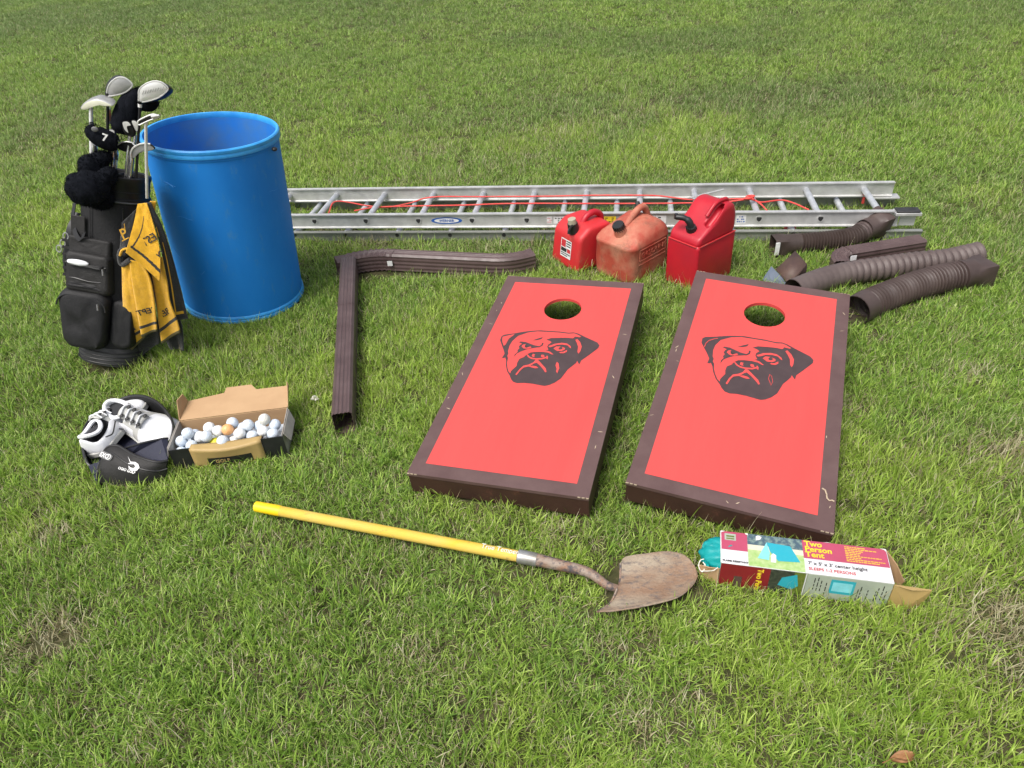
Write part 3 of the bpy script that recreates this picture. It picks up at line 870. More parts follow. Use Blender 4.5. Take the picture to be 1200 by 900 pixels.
# label on the sloping front face
Ftop, Fbot = Vector((-L1 / 2 + .012, 0, .165)), Vector((-L1 / 2 - .01, 0, 0))
upv = (Ftop - Fbot).normalized()
lm = frame(Fbot + upv * .055 + Vector((-.0018, .035, 0)), (0, -1, 0), upv)
q = MB()
q.add([lm @ Vector(p) for p in ((0, 0, 0), (.085, 0, 0), (.085, .095, 0), (0, .095, 0))], [(0, 1, 2, 3)])
lab = q.build('label', M['white'], c1, smooth=False)
q = MB()
for a_, b_, c_, d_, mi in ((.004, .052, .040, .090, 0), (.044, .060, .081, .066, 1), (.044, .072, .081, .078, 1), (.044, .084, .081, .090, 1), (.004, .028, .050, .048, 1), (.054, .030, .081, .050, 0), (.004, .018, .081, .023, 1), (.004, .008, .06, .013, 1)):
    q.add([lm @ Vector(p) for p in ((a_, b_, .0006), (c_, b_, .0006), (c_, d_, .0006), (a_, d_, .0006))], [(0, 1, 2, 3)], mi)
q.build('label_print', [M['ink_red'], M['ink']], lab, smooth=False)
EXC.append(('p', [tuple((wmat(c1) @ Vector(p)).xy) for p in ((-L1 / 2, -W1 / 2, 0), (L1 / 2, -W1 / 2, 0), (L1 / 2, W1 / 2, 0), (-L1 / 2, W1 / 2, 0))]))

# ================================================================== downspouts
def spout_prof(w, h, nf=4, dep=.004):
    """fluted rectangular section, w across, h tall"""
    out = []
    def side(a, b, nrm):
        a, b = Vector(a), Vector(b)
        m_ = nf * 4
        for k in range(m_):
            t = (k + .5) / m_
            g = 0.5 - 0.5 * math.cos(2 * math.pi * nf * t)
            e = math.sin(math.pi * t) ** .3
            out.append(tuple((a.lerp(b, t) - Vector(nrm) * (g * dep * e)))[:2])
    r = .008
    side((-w / 2 + r, -h / 2), (w / 2 - r, -h / 2), (0, -1))
    side((w / 2, -h / 2 + r), (w / 2, h / 2 - r), (1, 0))
    side((w / 2 - r, h / 2), (-w / 2 + r, h / 2), (0, 1))
    side((-w / 2, h / 2 - r), (-w / 2, -h / 2 + r), (-1, 0))
    return out
PR = spout_prof(.078, .100)
PRin = [(x * .965, y * .97) for x, y in PR]

def spout(name, root, path, m, scale=1.0, crimp=None):
    P = path
    r = [scale] * len(P)
    if crimp:
        r = [scale * (1 - crimp * (i % 2)) for i in range(len(P))]
    q = MB()
    q.tube(P, r, caps=(False, False), prof=PR, up=(0, 0, 1))
    q.tube(P, r, caps=(False, False), prof=PRin, up=(0, 0, 1))
    # close the lips
    n = len(PR)
    no = n * len(P)
    for base in (0, (len(P) - 1) * n):
        for j in range(n):
            k = (j + 1) % n
            q.f.append((base + j, base + k, no + base + k, no + base + j))
            q.m.append(0)
    return q.build(name, m, root, angle=32)

# long piece pointing at the camera
pA, pB = at(408, 303, .1), at(400.5, 487, .088)
pA.z, pB.z = .062, .052
pA.y -= .0
dsv = thing('downspout', 'long straight brown downspout, fluted, its open end towards the camera', 'downspout', (pB.x, pB.y, 0), group='gutter downspouts')
pts = [pB.lerp(pA, t) for t in (0, .3, .6, 1)]
q_ = spout('tube', dsv, [p - Vector((pB.x, pB.y, 0)) for p in pts], M['spout_brown'])
q = MB()
mp = pB.lerp(pA, .63) - Vector((pB.x, pB.y, 0))
q.tube([mp - (pA - pB).normalized() * .006, mp + (pA - pB).normalized() * .006], 1.03, prof=PR, caps=(False, False), up=(0, 0, 1))
q.build('joint_lip', M['spout_brown'], dsv, angle=32)
excl_cap([pB + Vector((0, .03, 0)), pA], .036)

# horizontal piece with elbows
hA, hB = at(457, 305, .05), at(580, 311, .05)
hA.z = hB.z = .052
dsh = thing('downspout', 'brown downspout lying across the lawn with a ribbed elbow on each end', 'downspout', (hA.x, hA.y, 0), group='gutter downspouts')
org = Vector((hA.x, hA.y, 0))
spout('tube', dsh, [hA - org, hA.lerp(hB, .5) - org, hB - org], M['spout_brown'])
d = (hB - hA).normalized()
nrm = Vector((-d.y, d.x, 0))
def elbow(start, dr, side, n, total, length, tail):
    """ribbed bend: goes from start along dr, turning towards side by total radians"""
    P = [start - dr * .03, start]
    cur, ang = start.copy(), 0.0
    for i in range(n):
        ang += total / n
        v_ = dr * math.cos(ang) + side * math.sin(ang)
        cur = cur + v_ * (length / n)
        P.append(cur.copy())
    P.append(cur + v_ * tail)
    return P
eA = elbow(hA + d * .0, -d, -nrm, 16, RAD(38), .22, .06)
spout('elbow', dsh, [p - org for p in eA], M['spout_brown'], 1.04, .09)
eB = elbow(hB - d * .0, d, nrm, 12, RAD(34), .15, .05)
spout('elbow', dsh, [p - org for p in eB], M['spout_brown'], 1.04, .05)
MB().box((-.004, -.056, .045), (.022, -.0535, .072)).build('paper_tag', M['white'], dsh, rot=(RAD(0), 0, LA * .3))
excl_cap(eA + [hB], .035)
excl_cap([hB] + eB[-3:], .035)

# short piece at right
sA, sB = at(992, 303, .05), at(1078, 289, .05)
sA.z = sB.z = .052
org = Vector((sA.x, sA.y, 0))
dss = thing('downspout', 'short brown downspout with one elbow lying between the flexible pipes', 'downspout', org, group='gutter downspouts')
spout('tube', dss, [sA - org, sA.lerp(sB, .5) - org, sB - org], M['spout_brown'])
d = (sB - sA).normalized()
nrm = Vector((-d.y, d.x, 0))
eC = elbow(sA, -d, -nrm, 10, RAD(75), .12, .03)
spout('elbow', dss, [p - org for p in eC], M['spout_brown'], 1.04, .09)
MB().box((-.02, -.060, .060), (.010, -.0575, .094)).build('paper_tag', M['white'], dss, rot=(0, 0, .1))
excl_cap(eC + [sA, sB], .035)
q = MB()
q.tube([sB - org - d * .002, sB - org - d * .004], .96, prof=PR, caps=(True, True), up=(0, 0, 1))
q.build('end_plug', M['pipe_dark'], dss)

# flexible pipes
def corrugated(root, path, r, pitch, depth, m, org, name='hose', groups=None, n=22, smoothness=10):
    C = catmull(path, 16)
    # resample evenly
    D = [0.0]
    for i in range(1, len(C)):
        D.append(D[-1] + (C[i] - C[i - 1]).length)
    tot = D[-1]
    N = int(tot / (pitch / 9))
    pts, rad = [], []
    j = 0
    for i in range(N + 1):
        s_ = tot * i / N
        while j < len(D) - 2 and D[j + 1] < s_:
            j += 1
        t = (s_ - D[j]) / max(1e-9, D[j + 1] - D[j])
        pts.append(C[j].lerp(C[j + 1], min(1, t)) - org)
        ph = (s_ / pitch) % 1.0
        amp = depth
        if groups:
            amp = depth * groups(s_ / tot)
        rad.append(r - amp * (0.5 + 0.5 * math.cos(2 * math.pi * ph)) ** (2.0 if pitch > .03 else 1.0))
    q = MB()
    q.tube(pts, rad, n, caps=(False, False))
    q.tube(pts, [x - .003 for x in rad], n, caps=(False, False))
    return q.build(name, m, root, angle=60), C

def flare(root, p0, dirv, r, w, h, length, m, org, name='square_end', lip=.03, cap=True, tilt=0.0):
    """round collar turning into a rectangular mouth"""
    dirv = Vector(dirv).normalized()
    a = dirv.cross(Vector((0, 0, 1))).normalized()
    b = a.cross(dirv)
    if tilt:
        R_ = Matrix.Rotation(tilt, 3, dirv)
        a, b = R_ @ a, R_ @ b
    n = 32
    secs = []
    for t, s_ in ((-.05, 0), (0, 0), (length * .25, .25), (length * .6, .85), (length, 1), (length + lip, 1)):
        ring = []
        for k in range(n):
            q_ = 2 * math.pi * (k + .5) / n
            c, sn = math.cos(q_), math.sin(q_)
            m_ = max(abs(c) / (w / 2), abs(sn) / (h / 2))
            rx, ry = c / m_, sn / m_
            x = c * r * (1 - s_) + rx * s_
            y = sn * r * (1 - s_) + ry * s_
            ring.append(p0 - org + dirv * t + a * x + b * y)
        secs.append(ring)
    inner = []
    for ring in secs:
        c_ = sum((Vector(p) for p in ring), Vector()) / n
        inner.append([c_ + (Vector(p) - c_) * .95 for p in ring])
    q = MB()
    q.loft(secs + inner[::-1], (False, False))
    return q.build(name, m, root, angle=30)

# dark ribbed hose beside the ladder
P = [at(925, 286, .050), at(950, 284, .050), at(985, 280.5, .050), at(1003, 276, .056), at(1012, 271, .064)]
org = Vector((P[0].x, P[0].y, 0))
f1 = thing('flexible_hose', 'dark tightly ribbed flexible downspout hose lying beside the ladder rail', 'flexible hose', org, group='flexible downspout hoses')
corrugated(f1, P, .051, .0150, .014, M['pipe_dark'], org)
d0 = (P[0] - P[1]).normalized()
flare(f1, P[0], (d0.x, d0.y, 0), .050, .088, .088, .05, M['pipe_dark'], org, lip=.035)
e0 = P[0] - org + Vector((d0.x, d0.y, 0)) * .078
MB().box((e0.x - .010, e0.y - .052, e0.z - .03), (e0.x + .010, e0.y - .046, e0.z + .036)).build('paper_tag', M['white'], f1)
d1 = (P[-1] - P[-2]).normalized()
corrugated(f1, [P[-1] - d1 * .03, P[-1] + d1 * .02, P[-1] + d1 * .05], .053, .02, .003, M['pipe_brown'], org, name='collar')
flare(f1, P[-1] + d1 * .05, (d1.x, d1.y, .02), .053, .115, .145, .055, M['pipe_brown'], org, lip=.025, tilt=.25)
excl_cap([P[0] + d0 * .08] + P + [P[-1] + d1 * .1], .04)

# smooth greyish hose
P = [at(930, 341, .055), at(960, 329, .055), at(990, 321, .055), at(1030, 315, .055), at(1070, 309, .055), at(1110, 305, .055), at(1133, 300, .058), at(1146, 297, .062)]
org = Vector((P[0].x, P[0].y, 0))
f2 = thing('flexible_hose', 'greyish brown hose with wide shallow ribs, partly behind the right board', 'flexible hose', org, group='flexible downspout hoses')
corrugated(f2, P, .056, .034, .009, M['pipe_grey'], org, groups=lambda s: .12 + .88 * sstep(.25, .5, s))
excl_cap(P, .045)

# ribbed hose with square end
P = [at(1003, 364, .060), at(1020, 355, .060), at(1045, 345, .060), at(1075, 334, .060), at(1105, 326, .060), at(1128, 321.5, .060)]
org = Vector((P[0].x, P[0].y, 0))
f3 = thing('flexible_hose', 'brown ribbed hose nearest the camera, open at one end and square at the other', 'flexible hose', org, group='flexible downspout hoses')
def gr3(s):
    return .55 + .45 * (0.5 + 0.5 * math.sin(s * 2 * math.pi * 5.5 + 1.0)) if .12 < s < .97 else .0
corrugated(f3, P, .066, .0185, .018, M['pipe_brown'], org, groups=gr3)
d1 = (P[-1] - P[-2]).normalized()
flare(f3, P[-1] + d1 * .03, d1, .062, .125, .10, .08, M['pipe_brown'], org, lip=.012)
MB().tube([P[-1] - org - d1 * .02, P[-1] - org + d1 * .04], .0625, 24, caps=(False, False)).build('collar', M['pipe_brown'], f3)
excl_cap(P + [P[-1] + d1 * .1], .05)

# offcut of spout behind the right board
oc = at(912, 331, 0.0)
off = thing('downspout_offcut', 'small bent downspout offcut with a blue grey reflection coloured into its inner face, behind the right board', 'downspout offcut', (oc.x, oc.y, 0))
A, B, C_, D_ = at(932, 294, .10), at(946, 310, .085), at(924, 333, .03), at(909, 316, .05)
MB().add([p for p in (A, B, C_, D_)], [(0, 1, 2, 3)]).build('side_plate', M['rusty'], off, world=True, solid=.003)
A2, B2 = at(893, 328, .01), at(904, 312, .055)
MB().add([B2, D_ + Vector((-.003, -.002, -.002)), at(926, 334, .02), at(910, 336, .0), A2], [(0, 1, 2, 3, 4)]).build('inner_face', M['bluegrey'], off, world=True, solid=.003, smooth=False)
MB().add([B + Vector((0, 0, -.003)), at(941, 334, .0), at(924, 336, .0), C_ + Vector((.001, 0, -.003))], [(0, 1, 2, 3)]).build('end_plate', M['rusty'], off, world=True, solid=.003)
excl_cap([at(905, 328, 0), at(935, 318, 0)], .04)

# ================================================================== shovel
sL, sR = at(303, 594, .052), at(608, 652, .050)
shovel = thing('shovel', 'round point shovel with worn yellow handle and rusty muddy blade', 'shovel', (sL.x, sL.y, 0))
ns = 26
path = [sL.lerp(sR, k / ns) for k in range(ns + 1)]
MB().tube(path, [.0165] + [.0172] * (ns - 1) + [.0170], 18).build('handle', M['yellow_paint'], shovel, world=True)
dd = (sR - sL).normalized()
MB().tube([sL - dd * .012, sL - dd * .009, sL + dd * .07, sL + dd * .085], [.010, .0175, .0182, .0175], 18).build('grip_end', M['yellow_fresh'], shovel, world=True)
c0 = sR
MB().tube([c0 - dd * .003, c0, c0 + dd * .05, c0 + dd * .056], [.018, .0212, .0205, .0195], 18).build('collar', M['steel'], shovel, world=True)
p1 = c0 + dd * .056
neckp = catmull([p1, at(660, 663, .052), at(690, 671, .054), at(712, 686, .046), at(728, 690, .032)], 6)
MB().tube(neckp, [.0192 - .0004 * i for i in range(len(neckp))], 14).build('socket', M['rust'], shovel, world=True)
# blade surface
upp = [at(*p) for p in ((727, 660, .058), (734, 652, .064), (760, 648, .062), (784, 646, .055), (803, 651, .046), (814, 663, .040), (817.5, 675, .036))]
low = [at(*p) for p in ((700, 717, .048), (716, 716.5, .046), (745, 712.5, .044), (772, 707, .042), (795, 700, .040), (811, 687, .037), (817.5, 675, .036))]
def along(L_, t):
    C = L_
    x = t * (len(C) - 1)
    i = min(int(x), len(C) - 2)
    return C[i].lerp(C[i + 1], x - i)
U, Lw = catmull(upp, 6), catmull(low, 6)
def blade(u_, v_):
    a, b = along(U, u_), along(Lw, u_)
    p = a.lerp(b, v_)
    if u_ < .25:      # shoulders sweep back towards the socket
        p = p + (dd * .035) * (1 - u_ / .25) * (math.sin(math.pi * v_) ** 1.0) * .6
    dep = .034 * math.sin(math.pi * v_) ** .9 * (1 - u_ ** 3) * (1 - .25 * u_)
    p.z -= dep * .75
    # raised rib from the socket
    p.z += .020 * math.exp(-((v_ - .5) / .10) ** 2) * max(0, 1 - u_ * 2.2)
    p.z += .0012 * noise.noise(Vector((u_ * 9, v_ * 7, 1.3)))
    return p
MB().grid(blade, 44, 32).build('blade', M['blade'], shovel, world=True, solid=.0028, angle=60)
q = MB()
q.tube([along(U, u_ * 0) + (along(Lw, 0) - along(U, 0)) * (k / 14) + (dd * .035) * math.sin(math.pi * k / 14) * .6 + Vector((0, 0, -.034 * .75 * math.sin(math.pi * k / 14) ** .9 + .020 * math.exp(-((k / 14 - .5) / .10) ** 2))) for u_ in (0,) for k in range(15)], .0032, 6)
q.build('foot_rim', M['rust'], shovel, world=True)
text('handle_lettering', 'True Temper', .021, M['white'], shovel, frame(sL.lerp(sR, .868) + Vector((0.0, -.0075, .0158)), dd, Vector((.1, .5, .8))), shear=.25)
excl_cap([sL, sR, p1 + dd * .1], .013)
excl_poly([at(712, 652, .03), at(760, 645, .03), at(800, 648, .03), at(822, 675, .03), at(800, 705, .03), at(745, 719, .03), at(692, 724, .03)])

# ================================================================== tent box
t0, t1 = at(845, 659, .10), at(1048.5, 684, .10)
tx = (t1 - t0)
TL = tx.length
ty = at(846, 620.5, .10) - t0
TW = .118
tb = frame((t0.x, t0.y, 0.002), tx, ty)
tent = thing('tent_box', 'long printed cardboard tent box, open at both ends, in front of the right board', 'box', mtx=tb)
TH = .098
w = .003
MB().box((0, 0, TH - w), (TL, TW, TH)).build('top_panel', M['t_white'], tent, bevel=.0008)
MB().box((.0005, 0, 0), (TL - .0005, w, TH - w - .0003)).build('front_panel', M['t_pale'], tent, bevel=.0008)
MB().box((.0005, TW - w, 0), (TL - .0005, TW, TH - w - .0003)).build('back_panel', M['cardboard'], tent)
MB().box((.0005, w + .0003, 0), (TL - .0005, TW - w - .0003, w)).build('bottom_panel', M['cardboard'], tent)
def tp(a, b, c_, d_, m, nm='top_print', lay=1, pts=None):
    z = TH + .0004 * lay
    pts = pts or [(a, b), (c_, b), (c_, d_), (a, d_)]
    return MB().poly([Vector((x * TL, y * TW, z)) for x, y in pts]).build(nm, m, tent, smooth=False)
tp(.004, .42, .165, .995, M['t_red'])
tp(.165, .005, .50, .50, M['t_grass'])
tp(.165, .50, .50, .70, M['t_sky'])
tp(.165, .66, .50, .995, M['t_trees'], lay=2)
tp(.50, .44, .996, .995, M['t_red'])
tp(0, 0, 0, 0, M['t_teal'], 'printed_tent', 3, [(.285, .78), (.425, .74), (.475, .28), (.345, .24), (.300, .50)])
tp(0, 0, 0, 0, M['t_teal_light'], 'printed_tent', 3, [(.283, .78), (.297, .46), (.290, .24), (.222, .26)])
tp(0, 0, 0, 0, M['t_white'], 'printed_figure', 4, [(.218, .80), (.245, .84), (.255, .92), (.235, .97), (.218, .93)])
tp(0, 0, 0, 0, M['t_white'], 'printed_figure', 4, [(.30, .18), (.33, .18), (.335, .40), (.318, .46), (.302, .38)])
tp(.025, .72, .095, .93, M['t_pale'], 'printed_badge', 2)
tp(.035, .75, .085, .79, M['t_olive'], 'badge_print', 3)
tp(.035, .82, .085, .87, M['t_olive'], 'badge_print', 3)
def tt(x, y, s_, size, m, **k):
    return text('top_lettering', s_, size, m, tent, tb @ Matrix.Translation((x * TL, y * TW, TH + .0010)), **k)
tt(.512, .825, 'Two', .0255, M['ink_yellow'], bold=.0007)
tt(.512, .660, 'Person', .0255, M['ink_yellow'], bold=.0007)
tt(.512, .495, 'Tent', .0255, M['ink_yellow'], bold=.0007)
tt(.520, .26, "7' x 5' x 3' center height", .0155, M['ink'], bold=.0002)
tt(.520, .10, 'SLEEPS 1-2 PERSONS', .0135, M['ink_red'], bold=.0002)
tt(.010, .05, 'FLAME RESISTANT', .0085, M['ink'], bold=.0003)
rn = random.Random(4)
q = MB()
for k in range(9):
    y = .93 - k * .053
    x = .752
    e_ = .752 + rn.uniform(.07, .22)
    while x < e_:
        l_ = rn.uniform(.008, .022)
        q.box((x * TL, y * TW - .0012, TH + .0006), ((x + l_) * TL, y * TW + .0012, TH + .0009))
        x += l_ + .004
q.build('small_print', M['ink_yellow'], tent, smooth=False)
for pts_ in ([(.150, .985), (.168, .999), (.172, .93), (.158, .95)], [(.002, .93), (.002, .995), (.030, .992), (.014, .96)], [(.96, .992), (.995, .995), (.994, .90), (.985, .96)], [(.62, .992), (.66, .998), (.68, .985)]):
    tp(0, 0, 0, 0, M['cord_white'], 'torn_paper', 5, pts_)
# front face
def fp(a, b, c_, d_, m, nm='front_print', lay=1, pts=None):
    y = -.0004 * lay
    pts = pts or [(a, b), (c_, b), (c_, d_), (a, d_)]
    return MB().poly([Vector((x * TL, y, z * TH)) for x, z in pts]).build(nm, m, tent, smooth=False)
fp(.002, .02, .30, .975, M['t_darkred'])
fp(.30, .02, .44, .975, M['t_dark'])
fp(.44, .02, .515, .975, M['t_olive'])
fp(0, 0, 0, 0, M['t_teal'], 'printed_tent', 2, [(.355, .35), (.372, .68), (.455, .88), (.475, .40), (.44, .22)])
fp(.505, .02, .512, .975, M['t_white'], lay=2)
fp(.655, .28, .795, .86, M['t_teal'], 'printed_picture', 1)
fp(.668, .38, .782, .76, M['t_teal_light'], 'printed_picture', 2)
fp(.09, .02, .14, .5, M['rusty'], 'torn_patch', 2)
text('front_lettering', 'Two Person Tent', .022, M['ink_yellow'], tent, tb @ frame((.225 * TL, -.0012, .92 * TH), (0, 0, -1), (1, 0, 0)), bold=.0006)
q = MB()
for x in (.56, .58, .60, .63, .815, .83, .87, .915, .925, .95, .97):
    h0 = rn.uniform(.12, .35)
    for k in range(3):
        if h0 < .8:
            l_ = rn.uniform(.08, .2)
            q.box((x * TL, -.0008, h0 * TH), (x * TL + .0022, -.0005, min(.9, h0 + l_) * TH))
            h0 += l_ + .05
q.build('small_print', M['ink'], tent, smooth=False)
# end flaps
def flap(pts, m, nm='flap'):
    return MB().poly([Vector(p) for p in pts]).build(nm, m, tent, solid=.003, smooth=False)
flap([(TL + .001, .001, .000), (TL + .001, .001, TH - .006), (TL + .045, -.004, TH - .012), (TL + .098, .012, TH - .022), (TL + .090, .012, .016), (TL + .04, -.006, .004)], M['kraft'], 'front_flap')
flap([(TL + .001, TW - .002, .0), (TL + .001, TW - .002, TH - .002), (TL + .028, TW - .028, TH - .025), (TL + .050, TW - .055, TH - .060), (TL + .045, TW - .05, .004)], M['cardboard'], 'back_flap')
flap([(TL + .001, .004, .002), (TL + .001, TW - .005, .002), (TL + .055, TW - .03, .006), (TL + .06, .012, .006)], M['cardboard'], 'bottom_flap')
flap([(-.001, .001, .002), (-.001, .001, TH - .028), (-.028, .006, TH - .034), (-.055, .022, TH - .048), (-.050, .022, .004)], M['cardboard'], 'front_flap')
flap([(-.001, TW - .002, .0), (-.001, TW - .002, TH * .6), (-.045, TW - .006, TH * .45), (-.055, TW - .01, .004)], M['cardboard'], 'back_flap')
q = MB()
q.tube([Vector((TL * .995, .0, TH - .003)), Vector((TL * .995, TW, TH - .003))], .0022, 6)
q.tube([Vector((TL * .003, .0, TH - .002)), Vector((TL * .003, TW, TH - .002))], .0022, 6)
q.build('torn_edge', M['cord_white'], tent)
excl_poly([tb @ Vector(p) for p in ((-.03, .005, 0), (TL + .05, .005, 0), (TL + .03, TW, 0), (-.03, TW, 0))])
# tent bag poking out
q = MB()
q.blob((.022, TW / 2 + .002, TH / 2 + .007), (.076, TW / 2 - .006, TH / 2 - .008), 24, amp=.12, fr=9)
q.blob((.012, TW / 2 + .018, TH / 2 + .018), (.060, TW / 2 - .022, TH / 2 - .020), 18, amp=.2, fr=12)
tr = thing('tent_bag', 'teal folded tent poking out of the left end of the printed box', 'folded tent', mtx=tb)
q.build('fabric_roll', M['teal'], tr)
q = MB()
for k in range(5):
    a0 = .25 + k * .5
    q.tube(catmull([(-.046 + .004 * k, .03 + .02 * math.cos(a0), .03 + .05 * math.sin(a0) * .5), (-.038, .055, .05), (-.026, .085, .03 + .012 * k)], 5), .0045, 6)
q.build('fabric_fold', M['teal'], tr)
q = MB()
q.tube(catmull([(-.032, .04, .06), (-.052, .03, .062), (-.056, .02, .045), (-.045, .012, .034), (-.038, .02, .05), (-.045, .03, .055)], 6), .0016, 6)
q.tube(catmull([(-.036, .03, .05), (-.05, .02, .03), (-.02, -.003, .062), (-.006, .004, .07)], 6), .0014, 6)
q.build('draw_cord', M['cord_white'], tr)

# ================================================================== box of golf balls
o0 = at(197, 529, .095)
o0.z = 0
bxa = (at(331, 512, .095) - at(197, 529, .095))
BLn = bxa.length
BW, BH = .165, .095
bmx = frame((o0.x, o0.y, .002), (bxa.x, bxa.y, 0), (0, 1, 0))
gb = thing('cardboard_box', 'open black and tan cardboard box full of golf balls, lid folded back', 'box', mtx=bmx)
t_ = .003
MB().box((0, 0, 0), (.072, t_, BH)).build('front_panel', M['box_black'], gb)
MB().box((BLn - .078, 0, 0), (BLn, t_, BH)).build('front_panel', M['box_black'], gb)
# tan middle: dented outward with a window strip
x0, x1 = .0722, BLn - .0782
q = MB()
def mid(u_, v_):
    b_ = math.sin(math.pi * u_)
    return Vector((x0 + (x1 - x0) * u_, -.002 - .012 * b_ * (v_ ** 1.5), (BH - .004 - .012 * b_) * v_))
q.grid(mid, 14, 8)
q.build('front_panel', M['kraft'], gb, solid=.0025, angle=25)
q = MB()
def fold(u_, v_):
    b_ = math.sin(math.pi * u_)
    return Vector((x0 + (x1 - x0) * u_, -.002 - .012 * b_ + (.030 + .012 * b_) * v_, BH - .004 - .012 * b_ - .002 * v_ + .006 * v_ * b_))
q.grid(fold, 14, 4)
q.build('folded_lip', M['kraft'], gb, solid=.002, angle=25)
q = MB()
def win(u_, v_):
    p = mid(.20 + .62 * u_, .10 + .42 * v_)
    p.y -= .0022
    return p
q.grid(win, 10, 3)
wnd = q.build('printed_strip', M['box_black'], gb)
text('printed_lettering', 'GOLF', .02, M['kraft'], wnd, bmx @ frame((.15, -.0125, .022), (1, 0, 0), (0, 0, 1)), bold=.0004)
MB().box((0, BW - t_, 0), (BLn, BW, BH + .004)).build('back_panel', M['cardboard'], gb)
MB().box((0, t_ + .0003, 0), (t_, BW - t_ - .0003, BH + .006)).build('side_panel', M['box_grey'], gb)
MB().box((BLn - t_, t_ + .0003, 0), (BLn, BW - t_ - .0003, BH + .006)).build('side_panel', M['box_grey'], gb)
MB().box((t_ + .0003, t_ + .0003, 0), (BLn - t_ - .0003, BW - t_ - .0003, t_)).build('bottom_panel', M['cardboard'], gb)
def flap2(pts, m, nm):
    return MB().poly([Vector(p) for p in pts]).build(nm, m, gb, solid=.003, smooth=False)
bh = BH + .005
flap2([(.002, BW + .001, bh), (BLn - .002, BW + .001, bh), (BLn + .002, BW + .085, bh + .040), (BLn * .70, BW + .086, bh + .040), (BLn * .655, BW + .105, bh + .052), (BLn * .42, BW + .107, bh + .050), (BLn * .40, BW + .088, bh + .040), (.030, BW + .072, bh + .034)], M['cardboard'], 'lid')
flap2([(.001, BW + .002, bh + .001), (.028, BW + .070, bh + .036), (.024, BW + .060, bh + .078), (.008, BW + .030, bh + .072)], M['cardboard'], 'lid_tab')
flap2([(BLn - .001, BW + .002, bh), (BLn + .001, BW + .085, bh + .041), (BLn + .001, BW + .08, bh + .062), (BLn, BW + .05, bh + .035)], M['cardboard'], 'lid_tab')
flap2([(BLn + .003, .01, BH + .004), (BLn + .022, .012, BH - .03), (BLn + .022, BW * .75, BH - .03), (BLn + .003, BW - .01, BH + .004)], M['box_grey'], 'side_flap')
flap2([(-.003, .01, BH + .006), (-.014, .012, BH - .035), (-.014, BW * .75, BH - .035), (-.003, BW - .01, BH + .006)], M['box_grey'], 'side_flap')
excl_poly([bmx @ Vector(p) for p in ((0, .005, 0), (BLn, .005, 0), (BLn, BW, 0), (0, BW, 0))])

ball_me = None
def ball(c, mi, label, rotseed):
    global ball_me
    if ball_me is None:
        bm0 = bmesh.new()
        bmesh.ops.create_icosphere(bm0, subdivisions=4, radius=.02135)
        me = bpy.data.meshes.new('golf_ball')
        bm0.to_mesh(me)
        bm0.free()
        me.polygons.foreach_set('use_smooth', [True] * len(me.polygons))
        me.materials.append(BALLS[0])
        ball_me = me
    o = bpy.data.objects.new('golf_ball', ball_me)
    COL.objects.link(o)
    o.location = c
    rr = random.Random(rotseed)
    o.rotation_euler = (rr.random() * 6, rr.random() * 6, rr.random() * 6)
    o.material_slots[0].link = 'OBJECT'
    o.material_slots[0].material = BALLS[mi]
    return tag(o, label, 'golf ball', 'golf balls in the cardboard box')
CB = 7.742
def bp(x, y, z):
    return at(190 + x / CB, 450 + y / CB, z)
spec = [(110, 580, .070, 1, 'cool white golf ball lowest in the front left corner of the box'),
        (165, 542, .078, 1, 'pale blue golf ball near the left wall, just behind the front left corner one'),
        (232, 482, .092, 1, 'large looking scuffed white golf ball at left, against the back wall of the box'),
        (292, 468, .084, 1, 'half hidden white golf ball just right of the scuffed left one'),
        (270, 552, .072, 1, 'pale golf ball low by the tan lip at left'),
        (345, 478, .083, 0, 'white golf ball third from the left wall in the middle row'),
        (400, 480, .090, 1, 'pale blue golf ball directly below the white one with dark print'),
        (430, 398, .098, 0, 'white golf ball touching the back wall, left of the speckled one'),
        (495, 435, .094, 0, 'speckled white golf ball just left of the orange golf ball'),
        (606, 422, .101, 2, 'the only orange golf ball in the box'),
        (650, 368, .100, 1, 'pale blue golf ball behind the orange one'),
        (482, 520, .073, 3, 'the only yellow golf ball, half under the tan lip'),
        (556, 514, .078, 1, 'pale blue golf ball right of the yellow one at the lip'),
        (704, 448, .090, 0, 'white golf ball with dark specks in front of the pale pair'),
        (728, 392, .088, 1, 'bluish golf ball wedged right of centre at the back'),
        (790, 392, .095, 1, 'bluish golf ball right of centre, largest of the pale pair'),
        (862, 386, .090, 1, 'pale golf ball left of the topmost golf ball'),
        (928, 330, .122, 4, 'topmost golf ball, cream coloured, sitting on the others at right'),
        (912, 412, .092, 0, 'white golf ball directly below the topmost cream one'),
        (1020, 375, .096, 1, 'pale golf ball against the right wall of the box'),
        (1008, 446, .088, 1, 'pale blue golf ball in the front right corner of the box'),
        (812, 462, .079, 1, 'flat lying pale golf ball behind the tan lip, right of centre'),
        (640, 495, .074, 0, 'white golf ball low in the middle, behind the tan lip')]
placed = []
for k, (x, y, z, mi, lab_) in enumerate(spec):
    c = bp(x, y, z)
    placed.append(c)
for it in range(60):          # settle so that no two balls overlap
    for i in range(len(placed)):
        for j in range(i + 1, len(placed)):
            dv = placed[j] - placed[i]
            if dv.length < .0422:
                pv = dv.normalized() * ((.0424 - dv.length) / 2)
                placed[i] -= pv
                placed[j] += pv
    inv = bmx.inverted()
    for i in range(len(placed)):
        l_ = inv @ placed[i]
        l_.x = min(max(l_.x, .026), BLn - .026)
        l_.y = min(max(l_.y, .027), BW - .026)
        placed[i] = bmx @ l_
for k, (c, s_) in enumerate(zip(placed, spec)):
    ball(c, s_[3], s_[4], k)
